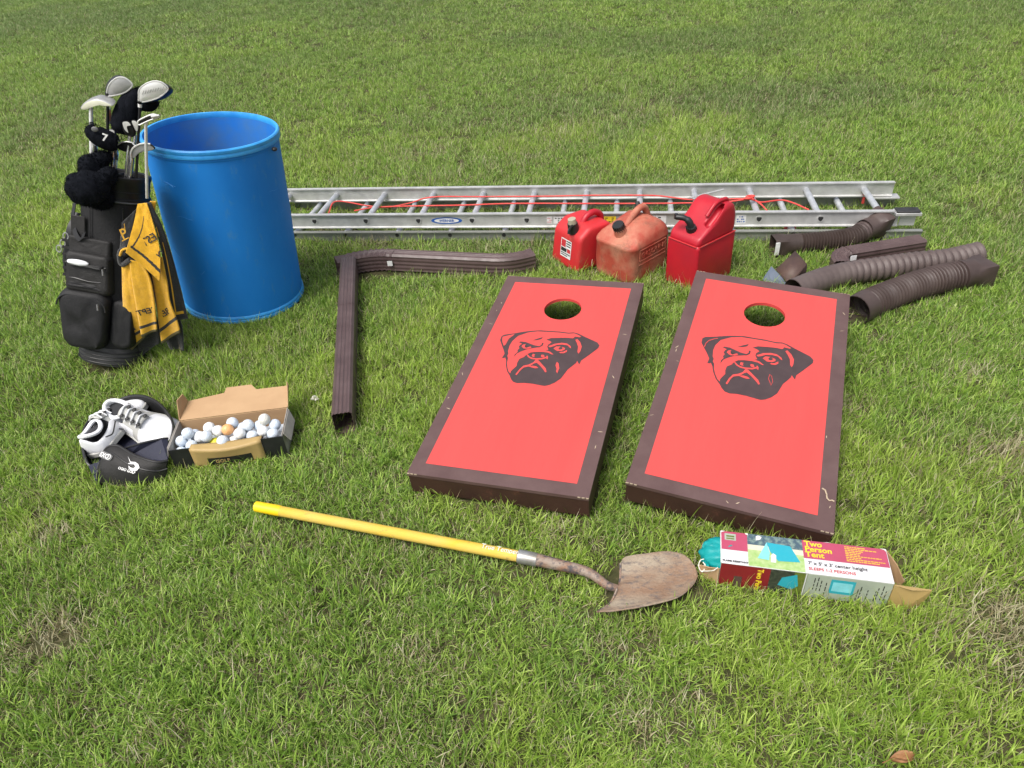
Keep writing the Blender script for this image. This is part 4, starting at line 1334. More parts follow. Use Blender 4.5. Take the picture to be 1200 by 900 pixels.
# lower layers, only glimpsed between the others
q = MB()
rn = random.Random(8)
for ix in range(8):
    for iy in range(3):
        l_ = Vector((.030 + ix * (BLn - .06) / 7, .030 + iy * .05, .026))
        q.blob(l_, (.0213, .0213, .0213), 8)
o = q.build('golf_ball_layer', BALLS[1], None)
o.matrix_basis = bmx
o['kind'] = 'stuff'
tag(o, 'bottom layer of pale golf balls glimpsed under the others in the box', 'golf balls')

# ================================================================== shoe bag and golf shoes
CS = 6.923
def sp(x, y, z):
    return at(85 + x / CS, 450 + y / CS, z)
ob = sp(440, 560, 0)
sbag = thing('shoe_bag', 'black zipped shoe bag, opened flat with navy lining, beside the box of balls', 'shoe bag', (ob.x, ob.y, 0))
# rear shell: a low curved wall around the shoes
rim = [sp(*p) for p in ((235, 640, .02), (140, 660, .05), (88, 560, .065), (85, 420, .07), (130, 300, .075), (250, 200, .09), (420, 110, .10), (560, 95, .11), (680, 140, .11), (770, 230, .10), (815, 330, .09), (800, 440, .07), (760, 500, .06))]
RM = catmull(rim, 5)
def back(u_, v_):
    p = along(RM, u_)
    g = Vector((p.x, p.y, 0)) + (Vector((ob.x, ob.y, 0)) - Vector((p.x, p.y, 0))) * (.06 - .10 * math.sin(math.pi * v_) * .6)
    q_ = g.lerp(p, v_)
    q_ += Vector((0, 0, .004 * noise.noise(Vector((u_ * 12, v_ * 3, 0)))))
    return q_
MB().grid(back, 60, 8).build('rear_shell', M['nylon'], sbag, world=True, solid=.004)
MB().tube(RM, .0045, 6).build('rim_piping', M['black_plastic'], sbag, world=True)
q = MB()
fl_ = [Vector((p.x, p.y, .012)) for p in [sp(*c_) for c_ in ((240, 650, .01), (130, 640, .01), (100, 460, .01), (150, 330, .01), (330, 220, .01), (560, 160, .01), (720, 230, .01), (780, 400, .01), (740, 560, .01))]]
q.poly(fl_)
q.build('lining', M['navy'], sbag, world=True, smooth=False)
# navy inner panel behind the front flap
pan = [sp(*p) for p in ((430, 520, .085), (560, 480, .095), (720, 445, .09), (775, 440, .08), (775, 620, .05), (560, 700, .05), (440, 600, .05))]
MB().poly(pan).build('inner_panel', M['navy'], sbag, world=True, solid=.004, smooth=False)
MB().tube(catmull(pan[:4], 5), .0035, 6).build('panel_piping', M['black_plastic'], sbag, world=True)
lp = [sp(*p) for p in ((130, 660, .05), (250, 620, .075), (235, 800, .01), (200, 815, .01))]
MB().poly(lp).build('inner_panel', M['navy'], sbag, world=True, solid=.004, smooth=False)
# front flap, bulging towards the camera
top_e = [sp(*p) for p in ((225, 700, .04), (245, 600, .070), (275, 520, .095), (320, 492, .105), (380, 495, .105), (440, 530, .100), (520, 575, .095), (620, 612, .09), (700, 625, .085), (775, 610, .08))]
bot_e = [sp(*p) for p in ((205, 812, .006), (225, 815, .004), (270, 825, .002), (330, 830, .0), (400, 838, .0), (470, 840, .0), (540, 835, .0), (620, 820, .0), (700, 800, .0), (785, 770, .0))]
TE, BE = catmull(top_e, 5), catmull(bot_e, 5)
def front(u_, v_):
    a, b = along(TE, u_), along(BE, u_)
    p = a.lerp(b, v_)
    bl = math.sin(math.pi * v_) * (.3 + .7 * math.sin(math.pi * min(1, u_ * 1.1)))
    p += Vector((-.05, -.35, .5)) * (.05 * bl)
    p += Vector((0, -.3, .5)) * (.0045 * noise.noise(Vector((u_ * 5, v_ * 4, 3.1))))
    return p
MB().grid(front, 50, 24).build('front_flap', M['nylon_grey'], sbag, world=True, solid=.004)
def onflap(u_, v_, off_=.004):
    p = front(u_, v_)
    du = front(min(1, u_ + .02), v_) - front(max(0, u_ - .02), v_)
    dv = front(u_, min(1, v_ + .02)) - front(u_, max(0, v_ - .02))
    n_ = du.cross(dv).normalized()
    if n_.y > 0:
        n_ = -n_
    return p + n_ * off_, du.normalized(), dv.normalized(), n_
MB().tube([onflap(u_ / 30, .04, .003)[0] for u_ in range(31)], .004, 6).build('flap_piping', M['black_plastic'], sbag, world=True)
MB().tube([onflap(.18 + .82 * k / 26, .10 + .38 * math.sin(k / 26 * 1.57), .003)[0] for k in range(27)], .0028, 6).build('zip', M['black_plastic'], sbag, world=True)
MB().tube([onflap(.10 + .02 * math.sin(k), .12 + .8 * k / 14, .003)[0] for k in range(15)], .003, 6).build('seam_piping', M['black_plastic'], sbag, world=True)
p_, du, dv, n_ = onflap(.30, .30, .004)
fm = frame(p_, du * .8 + dv * .45, -dv + du * .45)
q = MB()
q.add([fm @ Vector((x * .034, y * .0125, 0)) for x, y in [(math.copysign(abs(math.cos(a_)) ** .6, math.cos(a_)), math.copysign(abs(math.sin(a_)) ** .6, math.sin(a_))) for a_ in [2 * math.pi * k / 24 for k in range(24)]]], [tuple(range(24))])
tg = q.build('zip_pull', M['piping'], sbag, world=True, smooth=False)
text('pull_lettering', 'EXO', .022, M['white'], tg, fm @ Matrix.Translation((-.028, -.0075, .0006)), bold=.0006)
q = MB()
q.tube([fm @ Vector((.016 + .0105 * math.cos(a_), .0085 * math.sin(a_), .001)) for a_ in [2 * math.pi * k / 20 - 2.2 for k in range(16)]], .0018, 6)
q.build('pull_ring', M['white'], tg, world=True)
p_, du, dv, n_ = onflap(.66, .34, .0045)
fm = frame(p_, du, -dv)
q = MB()
q.add([fm @ Vector((x, y, 0)) for x, y in [(-.030, .022), (-.010, .006), (.006, .010), (.020, .006), (.030, -.004), (.026, -.016), (.010, -.022), (-.006, -.018), (-.012, -.008), (-.002, -.013), (.010, -.012), (.014, -.005), (.006, .001), (-.008, -.002), (-.022, -.004), (-.010, .002)]], [tuple(range(16))])
q.build('swoosh_emblem', M['white'], sbag, world=True, smooth=False)
text('emblem_lettering', 'OGIO GOLF', .0125, M['white'], sbag, fm @ Matrix.Translation((-.045, -.030, 0)), bold=.0003)
excl_poly([sp(*p) for p in ((200, 790, 0), (95, 600, 0), (110, 350, 0), (300, 180, 0), (600, 130, 0), (800, 320, 0), (770, 760, 0), (500, 820, 0))])

def shoe(label, mtx):
    """low golf shoe: local x from heel (0) to toe (.29), z up"""
    root = thing('golf_shoe', label, 'golf shoe', mtx=mtx @ Matrix.Diagonal((1.04, 1.28, 1.12, 1)), group='golf shoes in the shoe bag')
    Ls = .285
    def half(t):       # half width of the sole
        return .030 + .021 * math.sin(math.pi * min(1, t * 1.05)) - .006 * math.exp(-((t - .42) / .15) ** 2) if t < .97 else .022
    def wid(t):
        k = 1.0
        if t < .08:
            k = math.sqrt(max(0.02, 1 - ((.08 - t) / .085) ** 2))
        if t > .86:
            k = math.sqrt(max(0.02, 1 - ((t - .86) / .145) ** 2))
        return (.041 + .014 * sstep(.35, .75, t)) * k
    def hgt(t):
        if t < .40:
            return .088 - .018 * math.sin(math.pi * t / .40) + .01 * (t / .4)
        return .090 - .048 * sstep(.38, .85, t) - .020 * max(0, (t - .86) / .14) ** 2
    secs = []
    N = 26
    nn = 20
    for i in range(N + 1):
        t = i / N
        w_, h_ = wid(t), hgt(t)
        ring = []
        for k in range(nn):
            a_ = 2 * math.pi * k / nn
            c, s_ = math.cos(a_), math.sin(a_)
            y = w_ * math.copysign(abs(c) ** .75, c)
            z = .018 + (h_ - .018) * max(0, s_) ** .85 if s_ > 0 else .018 + .004 * s_
            if s_ > 0:
                y *= 1 - .38 * (s_ ** 1.5) * (1 - .6 * sstep(.6, .9, t))
            ring.append(Vector((t * Ls, y, z)))
        secs.append(ring)
    # collar opening: sink the top of the heel half
    for i in range(2, int(N * .40)):
        t = i / N
        for k in range(nn):
            a_ = 2 * math.pi * k / nn
            if math.sin(a_) > .80:
                secs[i][k].z -= .050
                secs[i][k].y *= .9
            elif math.sin(a_) > .55:
                secs[i][k].z += .002
    mb = MB()
    vs = [p for s_ in secs for p in s_]
    fs, ms = [], []
    for i in range(N):
        for k in range(nn):
            j = (k + 1) % nn
            fs.append((i * nn + k, i * nn + j, (i + 1) * nn + j, (i + 1) * nn + k))
            am = math.sin(2 * math.pi * (k + .5) / nn)
            t = (i + .5) / N
            inn = (2 <= i < int(N * .40)) and am > .62
            ms.append(1 if inn else (2 if (.36 < t < .54 and am > .55) or (.54 <= t < .60 and am > -.2) else 0))
    fs.append(tuple(range(nn - 1, -1, -1)))
    ms.append(0)
    fs.append(tuple(N * nn + k for k in range(nn)))
    ms.append(0)
    mb.add(vs, fs)
    mb.m = ms
    mb.build('upper', [M['leather_white'], M['shoe_in'], M['shoe_grey']], root, sub=1, angle=70)
    q = MB()
    ring = [(t_ * Ls, wid(t_) + .003) for t_ in [k / 20 for k in range(21)]]
    pl = [Vector((x - .004 if i == 0 else x, y, 0)) for i, (x, y) in enumerate(ring)] + [Vector((x, -y, 0)) for x, y in ring[::-1]]
    q.prism(pl, (0, 0, .019))
    q.build('sole', M['shoe_grey'], root, bevel=.003)
    # padded collar
    col = []
    for k in range(25):
        a_ = 2 * math.pi * k / 24
        t = .205 + .150 * -math.cos(a_)
        col.append(Vector((t * Ls, math.sin(a_) * .027, .069 + .016 * abs(math.cos(a_)) ** 2)))
    q = MB()
    q.tube(col, .0068, 8)
    q.build('collar', M['leather_white'], root)
    q = MB()
    q.blob((.205 * Ls, 0, .066), (.040, .025, .005), 10)
    q.build('insole', M['shoe_in'], root)
    # tongue and saddle with eyelets and laces
    q = MB()
    q.grid(lambda u_, v_: Vector((.095 + .085 * u_, (v_ - .5) * .040, .101 - .030 * u_ - .012 * (2 * v_ - 1) ** 2)), 10, 8)
    q.build('tongue', M['shoe_grey'], root, solid=.005)
    for k in range(4):
        x = .105 + k * .020
        z = .101 - .030 * ((x - .095) / .085)
        q = MB()
        q.tube(catmull([(x, -.024, z - .010), (x + .003, -.010, z + .005), (x, .0, z + .006), (x - .003, .010, z + .005), (x, .024, z - .010)], 5), .0027, 7)
        q.build('lace', M['leather_white'], root)
        for sy in (-1, 1):
            q = MB()
            q.blob((x + .008, sy * .016, z - .0005), (.0075, .0065, .003), 8)
            q.build('eyelet', M['ink'], root)
    q = MB()
    q.tube(catmull([(.050, -.041, .045), (.075, -.043, .036), (.10, -.043, .046), (.12, -.042, .056)], 5), .0022, 6)
    q.build('side_trim', M['ink'], root)
    return root

# shoe on top: heel up-left, toe towards the box
h1, t1_ = sp(300, 100, .115), sp(770, 445, .075)
h1 = sp(330, 210, .105); t1_ = sp(745, 400, .055)
xv = (t1_ - h1).normalized()
zc = Vector((-.12, -.35, 1))
mm = frame(h1, xv, zc.cross(xv))
mm.translation = h1 - xv * .02 - (mm.to_3x3() @ Vector((0, 0, .045)))
shoe('white golf shoe on top, leaning right with its toe towards the box of balls', mm)
h2, t2_ = sp(150, 500, .070), sp(385, 215, .085)
xv = (t2_ - h2).normalized()
zc = Vector((-.35, -.45, 1.0))
mm = frame(h2, xv, zc.cross(xv))
mm.translation = h2 - xv * .02 - (mm.to_3x3() @ Vector((0, 0, .045)))
shoe('white golf shoe at left, lower one, with its heel opening facing the camera', mm)

# ================================================================== golf bag
B0 = Vector((-1.722, 2.690, G(-1.722, 2.69) + .002))
BT = Vector((-1.505, 2.905, .83))
bagm = frame(B0, Vector((1, 0, -.3)), Vector((0, 1, 0)))
axb = (BT - B0)
BLN = axb.length
zb = axb.normalized()
xb = Vector((1, 0, 0)) - zb * zb.x
xb.normalize()
yb = zb.cross(xb)
bagm = Matrix((xb, yb, zb)).transposed().to_4x4()
bagm.translation = B0
bag = thing('golf_bag', 'black golf bag standing on the lawn leaning against the blue barrel', 'golf bag', mtx=bagm)
def oval(rx, ry, z, n=40, cx=0, cy=0, p=.85):
    return [Vector((cx + rx * math.copysign(abs(math.cos(a_)) ** p, math.cos(a_)), cy + ry * math.copysign(abs(math.sin(a_)) ** p, math.sin(a_)), z)) for a_ in [2 * math.pi * k / n for k in range(n)]]
H0 = BLN
q = MB()
q.loft([oval(.100, .100, 0.0), oval(.128, .118, .006), oval(.133, .122, .03), oval(.130, .120, .055), oval(.124, .115, .085)])
q.build('base_cup', M['black_rubber'], bag)
q = MB()
for zz in (.018, .034, .050, .066):
    q.tube([p for p in oval(.1345 - zz * .06, .1235 - zz * .06, zz)] + [oval(.1345 - zz * .06, .1235 - zz * .06, zz)[0]], .0028, 6)
q.build('base_rib', M['leather'], bag)
def wr(z, a_):
    return 1 + .012 * noise.noise(Vector((math.cos(a_) * 2, math.sin(a_) * 2, z * 9)))
q = MB()
secs = []
for i in range(15):
    t = i / 14
    z = .086 + (H0 - .09 - .086 - .04) * t
    rx = .126 - .006 * t
    secs.append([Vector((p.x * wr(z, k * .157), p.y * wr(z, k * .157 + 1), p.z)) for k, p in enumerate(oval(rx, .112 - .004 * t, z))])
q.loft(secs)
q.build('body', M['nylon'], bag)
q = MB()
zc_ = H0 - .135
q.loft([oval(.120, .108, zc_), oval(.127, .114, zc_ + .004), oval(.127, .114, zc_ + .016), oval(.122, .110, zc_ + .020), oval(.124, .112, zc_ + .08), oval(.128, .116, zc_ + .088), oval(.128, .116, zc_ + .100), oval(.122, .110, zc_ + .104),
        oval(.112, .100, zc_ + .100), oval(.110, .098, zc_ + .03)], (True, True))
q.build('top_cuff', M['leather'], bag)
q = MB()
q.tube([p for p in oval(.1275, .1145, zc_ + .006)] + [oval(.1275, .1145, zc_ + .006)[0]], .0035, 6)
q.build('cuff_piping', M['piping'], bag)
q = MB()
q.tube([p for p in oval(.1245, .112, zc_ + .045)] + [oval(.1245, .112, zc_ + .045)[0]], .0018, 6)
q.build('cuff_seam', M['leather'], bag)
q = MB()
q.tube([(.012 + .008 * math.cos(a_), -.1145, zc_ + .064 + .008 * math.sin(a_)) for a_ in [2 * math.pi * k / 16 for k in range(17)]], .0014, 5)
q.build('cuff_emblem', M['piping'], bag)
# dividers inside the mouth
q = MB()
q.box((-.105, -.003, zc_ + .07), (.105, .003, zc_ + .098)).box((-.003, -.095, zc_ + .07), (.003, -.0035, zc_ + .096)).box((-.003, .0035, zc_ + .07), (.003, .095, zc_ + .096))
q.build('divider', M['nylon'], bag, bevel=.001)
# vertical front panel seam and panels
for xx in (-.045, .075):
    yy = -.112 * math.sqrt(max(0, 1 - (xx / .126) ** 2)) ** .9 - .008
    q = MB()
    q.tube([(xx, yy - .001, .40), (xx, yy + .003, H0 - .15)], .002, 6)
    q.build('panel_seam', M['leather'], bag)
# pouches
def pouch(nm, cx, cz, w_, h_, d_, m, r=.03, ybase=-.095, lean=0.0, taper=0.0, sag=.006):
    def S(y, k, kk):
        ww, hh = w_ * k, h_ * k
        out = []
        for x, z in rrect(ww, hh, min(r, ww / 2.1, hh / 2.1), 7):
            tp_ = 1 - taper * max(0, -z / (h_ / 2))
            n_ = noise.noise(Vector((x * 22 + cx * 30, kk * 1.7, z * 22 + cz * 9)))
            n2_ = noise.noise(Vector((x * 60, kk * 2.9 + 4, z * 60)))
            out.append(Vector((cx + x * tp_ * (1 + .03 * n_), y + sag * n_ + .35 * sag * n2_ - .012 * max(0, -z / h_) * (kk > 3), cz + z * (1 + .02 * n2_) + lean * x)))
        return out
    q = MB()
    q.loft([S(ybase, 1.0, 0), S(ybase - d_ * .3, 1.01, 1), S(ybase - d_ * .6, 1.0, 2), S(ybase - d_ * .82, .97, 3), S(ybase - d_ * .95, .91, 4), S(ybase - d_ * 1.01, .80, 5),
            S(ybase - d_ * 1.04, .6, 6), S(ybase - d_ * 1.05, .38, 7), S(ybase - d_ * 1.06, .15, 8)])
    return q.build(nm, m, bag, angle=75)
pouch('lower_pocket', -.056, .205, .195, .250, .066, M['nylon'], .045, taper=.22, sag=.010)
q = MB()
qq = rrect(.205, .215, .05, 6)
hq = [(x, z) for x, z in qq if z > -.02]
hq = sorted(hq, key=lambda p: math.atan2(p[1] + .12, p[0]))
q.tube([(-.060 + x * .93, -.095 - .064, .200 + z) for x, z in hq], .0035, 6)
q.build('pocket_zip', M['black_plastic'], bag)
pouch('upper_pocket', -.042, .400, .170, .165, .050, M['nylon_grey'], .018, taper=-.06, sag=.008)
pouch('pocket_flap', -.042, .352, .172, .026, .053, M['nylon'], .012)
for zz_ in (.375, .435):
    MB().tube(catmull([(-.125, -.140, zz_), (-.08, -.150, zz_ + .003), (-.03, -.1515, zz_ - .002), (.03, -.143, zz_ + .001)], 5), .0028, 6).build('pocket_seam', M['black_plastic'], bag)
pouch('pocket_band', -.045, .500, .165, .080, .024, M['nylon_grey'], .01)
pouch('pen_pocket', -.045, .438, .140, .014, .064, M['dark'], .006)
q = MB()
q.blob((-.068, -.160, .446), (.042, .012, .012), 12, amp=.1)
gl = q.build('golf_glove', M['leather_white'], None)
gl.matrix_basis = bagm
tag(gl, 'white glove tucked into the front pocket of the golf bag', 'glove')
for (x_, z_) in ((.028, .425), (.012, .28)):
    q = MB()
    q.tube([(x_, -.165 - .01 * (z_ < .3), z_ + .012), (x_ + .004, -.168 - .01 * (z_ < .3), z_ - .012)], .0045, 6)
    q.build('zip_pull', M['piping'], bag)
# mesh side pocket at right and pocket seams
pouch('side_pocket', .082, .20, .085, .21, .050, M['nylon'], .03, ybase=-.075)
# left side: ball pocket, loop and strap with d rings
q = MB()
q.tube(catmull([(-.115, -.02, .52), (-.165, -.035, .50), (-.180, -.04, .43), (-.172, -.04, .34), (-.150, -.03, .29)], 6), .009, 8)
q.build('side_handle', M['leather'], bag)
q = MB()
for sgn in (0, 1):
    pth = catmull([(-.120 + .004 * sgn, -.055, .62), (-.135, -.085, .56), (-.138, -.095, .48), (-.132, -.10, .40), (-.128, -.105, .33)], 6)
q.loft([[p + Vector((-.011, 0, 0)), p + Vector((.011, -.004, 0)), p + Vector((.011, -.008, 0)), p + Vector((-.011, -.004, 0))] for p in pth])
q.build('strap', M['leather'], bag)
for k in range(6):
    z_ = .37 + k * .028
    MB().box((-.150, -.118, z_), (-.122, -.108, z_ + .010)).build('strap_loop', M['nylon_grey'], bag)
for z_, x_ in ((.50, -.150), (.475, -.165), (.53, -.138)):
    q = MB()
    q.tube([(x_ + .010 * math.cos(a_), -.112, z_ + .014 * math.sin(a_)) for a_ in [2 * math.pi * k / 14 for k in range(15)]], .0022, 6)
    q.build('metal_ring', M['silver'], bag)
q = MB()
pth = catmull([(-.125, -.06, .66), (-.118, -.09, .60), (-.095, -.112, .545), (-.070, -.122, .530), (-.058, -.122, .56)], 6)
q.loft([[p + Vector((-.009, 0, -.006)), p + Vector((.006, -.002, .008)), p + Vector((.006, -.007, .008)), p + Vector((-.009, -.005, -.006))] for p in pth])
q.build('strap_end', M['leather'], bag)
MB().box((-.120, -.110, .52), (-.065, -.104, .62)).build('side_panel', M['nylon_grey'], bag, bevel=.004)
excl_cap([(B0.x, B0.y), (B0.x + .01, B0.y)], .115)

# fuzzy knitted covers hanging on the rim
rn = random.Random(11)
def fuzz(q, centre, rad, n, ln, rot=None):
    for k in range(n):
        d_ = Vector((rn.gauss(0, 1), rn.gauss(0, 1), rn.gauss(0, 1))).normalized()
        p = Vector((d_.x * rad[0], d_.y * rad[1], d_.z * rad[2]))
        if rot:
            p = rot @ p
            d_ = rot @ d_
        p = Vector(centre) + p * .97
        t_1 = d_.orthogonal().normalized()
        t_1 = Matrix.Rotation(rn.random() * 6.28, 3, d_) @ t_1
        e = p + (d_ + t_1 * rn.uniform(-.8, .8)).normalized() * ln * rn.uniform(.6, 1.3)
        q.add([p - t_1 * .0013, p + t_1 * .0013, e], [(0, 1, 2)])
def fuzzy_cover(label, pieces, name='club_cover'):
    q = MB()
    for c, r_, rt in pieces:
        q.blob(c, r_, 18, amp=.12, fr=8, rot=rt)
        fuzz(q, c, r_, 1100, .010, rt)
    o = q.build(name, M['knit'], None, angle=80)
    return tag(o, label, 'club cover', 'golf club covers')
yC = 2.80
pc = aty(103, 221, 2.70)
sc_ = .0033
fuzzy_cover('black fuzzy knitted club cover hanging at the left side of the bag top',
            [(pc, (.078, .062, .068), None), (aty(120, 213, 2.74), (.075, .05, .038), Matrix.Rotation(RAD(-35), 3, 'Y')), (aty(108, 198, 2.80), (.046, .05, .055), None),
             (aty(118, 232, 2.73), (.045, .045, .045), None), (aty(119, 186, 2.82), (.036, .04, .028), None)])

# ---------------------------------------------------------------- clubs
def px(x, y, yy):      # points measured on the enlarged view of the club heads
    return aty(90 + x / 8.183, 80 + y / 8.183, yy)
MOUTH = bagm @ Vector((0, 0, H0 - .10))
def inside(dx, dy):
    return bagm @ Vector((dx, dy * .5, .30))
def shaft(root, top, foot, r=.0055, m='chrome', r2=None):
    return MB().tube([top, top.lerp(foot, .5), foot], [r, r * 1.15, r * 1.4], 10).build('shaft', M[m], root, world=True)
def head(root, outline, yy, thick, mfront, mback, tilt=(0, 0), bulge=.35, name='club_head', rim=None, off=(0, 1, 0)):
    P_ = [px(x, y, yy) for x, y in outline]
    C = sum(P_, Vector()) / len(P_)
    off = Vector(off).normalized()
    secs = []
    for t, s_ in ((-.10, .55), (-.04, .93), (0, 1.0), (.18, 1.02), (.5, .96), (.8, .75), (1.0, .35)):
        secs.append([C + (p - C) * s_ + off * (thick * t) for p in P_])
    q = MB()
    q.loft(secs[1:], (False, True))
    h_ = q.build(name, M[mback], root, world=True, angle=50)
    q = MB()
    q.loft([secs[0], secs[1]], (True, False))
    q.build('face_plate', M[mfront], root, world=True, angle=50)
    if rim:
        Q = [C + (p - C) * .99 + off * (-thick * .02) for p in P_]
        MB().tube(Q + [Q[0]], .0028, 6).build('rim', M[rim], root, world=True)
    return h_
GRP = 'golf clubs in the bag'
def club(label, name='golf_club', cat='golf club'):
    o = thing(name, label, cat, loc=inside(0, 0), group=GRP)
    return o
def smooth_outline(pts, n=4):
    P_ = [Vector((x, y, 0)) for x, y in pts]
    P_ = P_ + [P_[0]]
    c = catmull([P_[-2]] + P_ + [P_[1]], n)
    c = c[n:-n - 1]
    return [(p.x, p.y) for p in c]

k1 = club('driver with grey oval head, tallest and leftmost of the two drivers', cat='golf club')
head(k1, smooth_outline([(292, 262), (292, 200), (320, 140), (380, 92), (440, 86), (490, 108), (535, 158), (500, 205), (440, 240), (360, 260)]), 2.925, .065, 'silver', 'graphite', rim='silver_light', off=(-.5, .8, .1))
MB().tube([px(297, 235, 2.93), px(297, 290, 2.93)], [.011, .007], 10).build('hosel', M['graphite'], k1, world=True)
MB().tube([px(296, 275, 2.93), px(297, 285, 2.93)], .0085, 10).build('ferrule', M['silver_light'], k1, world=True)
shaft(k1, px(297, 285, 2.93), inside(-.03, -.02), .005, 'graphite')
MB().tube([px(306, 395, 2.927), px(311, 440, 2.927), px(315, 528, 2.927)], [.0065, .0072, .0068], 10).build('shaft_band', M['orange_band'], k1, world=True)
MB().tube([px(304, 380, 2.927), px(306, 396, 2.927)], .0074, 10).build('shaft_band', M['silver_light'], k1, world=True)
MB().tube([px(312, 500, 2.927), px(315, 530, 2.927)], .0076, 10).build('shaft_band', M['silver_light'], k1, world=True)

k2 = club('driver with pale silver head, right of the two drivers, by the barrel rim')
head(k2, smooth_outline([(598, 322), (594, 262), (600, 205), (650, 158), (720, 128), (790, 126), (842, 150), (880, 196), (840, 245), (780, 285), (700, 312), (640, 324)]), 2.885, .075, 'silver_light', 'graphite', rim='silver_light', off=(.1, .9, -.35))
q = MB()
for k in range(9):
    x = 628 + k * 24
    q.tube([px(x, 250 - k * 5, 2.877), px(x + 12, 215 - k * 5, 2.877)], .0007, 4)
q.build('face_groove', M['silver'], k2, world=True)
MB().tube([px(604, 315, 2.885), px(605, 345, 2.885)], [.010, .006], 10).build('hosel', M['graphite'], k2, world=True)
MB().tube([px(605, 342, 2.885), px(606, 372, 2.885)], .0075, 10).build('ferrule', M['white'], k2, world=True)
shaft(k2, px(606, 360, 2.885), inside(.06, .0), .0052, 'graphite')

k3 = club('fairway wood with pale cream crown, leftmost club of the bag')
head(k3, smooth_outline([(35, 388), (60, 345), (120, 312), (185, 298), (250, 312), (300, 330), (348, 355), (320, 362), (262, 345), (210, 352), (130, 375), (80, 398)], 3), 2.885, .05, 'pale_gold', 'silver', off=(.2, .85, .25))
shaft(k3, px(134, 375, 2.895), inside(-.085, -.02), .0068, 'silver_light')

# irons and loose heads between the covers
def crescent(root, pts, yy, th=.016, m='silver_light', back='graphite'):
    return head(root, smooth_outline(pts, 3), yy, th, m, back, bulge=.1)
k4 = club('iron with bright curved head in front of the numbered cover')
crescent(k4, [(308, 590), (325, 582), (350, 590), (365, 615), (370, 650), (395, 690), (415, 712), (380, 700), (345, 660), (325, 625)], 2.85)
shaft(k4, px(352, 735, 2.865), inside(-.035, -.04), .006, 'chrome')
MB().tube([px(322, 770, 2.855), px(322, 838, 2.865)], [.012, .009], 10).build('hosel', M['chrome'], k4, world=True)
k5 = club('iron with bright rounded head at the foot of the black sock cover')
crescent(k5, [(436, 520), (460, 508), (495, 512), (522, 545), (500, 545), (482, 560), (485, 590), (495, 622), (470, 605), (448, 570)], 2.85)
shaft(k5, px(508, 650, 2.865), inside(.0, -.04), .006, 'chrome')
MB().blob(px(505, 590, 2.87), (.024, .014, .028), 12).build('head_cavity', M['graphite'], k5, world=True)
k6 = club('iron with white bright edge just left of the right driver shaft')
crescent(k6, [(525, 505), (555, 500), (582, 520), (590, 560), (582, 605), (565, 600), (545, 560)], 2.86)
shaft(k6, px(560, 640, 2.875), inside(.02, -.03), .006, 'chrome')
k7 = club('iron with dull grey domed head in the middle of the bag mouth')
crescent(k7, [(378, 760), (385, 735), (430, 712), (480, 706), (530, 716), (560, 745), (545, 780), (500, 805), (440, 795)], 2.855, .02, 'graphite', 'silver')
MB().tube([px(380, 740, 2.85), px(430, 710, 2.85), px(480, 703, 2.85), px(530, 713, 2.85), px(563, 748, 2.85)], .0028, 6).build('rim', M['silver_light'], k7, world=True)
shaft(k7, px(504, 800, 2.86), inside(.01, -.05), .006, 'chrome')
k8 = club('iron with long curved silver edge at the right of the bag mouth')
crescent(k8, [(520, 860), (520, 800), (540, 765), (590, 735), (650, 722), (700, 728), (750, 768), (710, 790), (640, 800), (575, 830), (550, 862)], 2.84, .02, 'silver', 'graphite')
MB().tube(catmull([px(520, 865, 2.837), px(518, 810, 2.837), px(540, 765, 2.837), px(590, 735, 2.837), px(650, 721, 2.837), px(705, 728, 2.837)], 4), .0032, 6).build('rim', M['silver_light'], k8, world=True)
shaft(k8, px(530, 850, 2.845), inside(.02, -.06), .006, 'chrome')
for (x, y, lab_) in ((348, 760, 'iron with only its bright hosel showing, left of the mouth divider'), (372, 780, 'iron with only its bright hosel showing, right beside the first hosel'), (172, 730, 'club shaft standing between the pale wood and the numbered cover')):
    kk = club(lab_)
    MB().tube([px(x, y, 2.86), px(x + 3, y + 40, 2.865), px(x + 4, y + 90, 2.875)], [.007, .010, .008], 10).build('hosel', M['chrome'], kk, world=True)
    shaft(kk, px(x + 3, y + 60, 2.875), inside((x - 400) / 3500, -.03), .006, 'chrome')
# putter standing outside in the clip
kp = club('putter with thin silver shaft, standing outside the bag mouth by the barrel', 'putter', 'putter')
head(kp, smooth_outline([(585, 520), (595, 500), (640, 475), (700, 448), (740, 442), (790, 456), (770, 475), (720, 490), (660, 515), (610, 540), (590, 540)], 3), 2.74, .022, 'graphite', 'silver', rim='silver_light')
MB().tube([px(715, 462, 2.735), px(790, 452, 2.74)], [.008, .004], 8).build('toe', M['silver_light'], kp, world=True)
MB().tube([px(662, 520, 2.745), px(664, 700, 2.745), aty(172.3, 232, 2.76)], .0058, 10).build('shaft', M['silver_light'], kp, world=True)
# big black sock cover
def sock(label, pts, rad, name='club_cover'):
    C = catmull(pts, 6)
    R_ = []
    n_ = len(C)
    for i in range(n_):
        t = i / (n_ - 1) * (len(rad) - 1)
        j = min(int(t), len(rad) - 2)
        R_.append(rad[j] + (rad[j + 1] - rad[j]) * (t - j))
    q = MB()
    q.tube(C, R_, 22)
    for i in range(0, n_):
        fuzz(q, C[i], (R_[i],) * 3, 55, .005)
    o = q.build(name, M['knit'], None, angle=70)
    return tag(o, label, 'club cover', 'golf club covers')
sock('large plain black sock cover slanting behind the right driver head',
     [px(420, 630, 2.9), px(428, 560, 2.91), px(470, 430, 2.93), px(560, 300, 2.95), px(690, 330, 2.95), px(770, 318, 2.95)], [.022, .036, .042, .042, .040, .032, .015])
sock('tall black sock cover tip rising beside the right driver head', [px(480, 560, 2.92), px(520, 400, 2.93), px(570, 260, 2.93), px(598, 195, 2.93)], [.034, .038, .032, .022, .008])
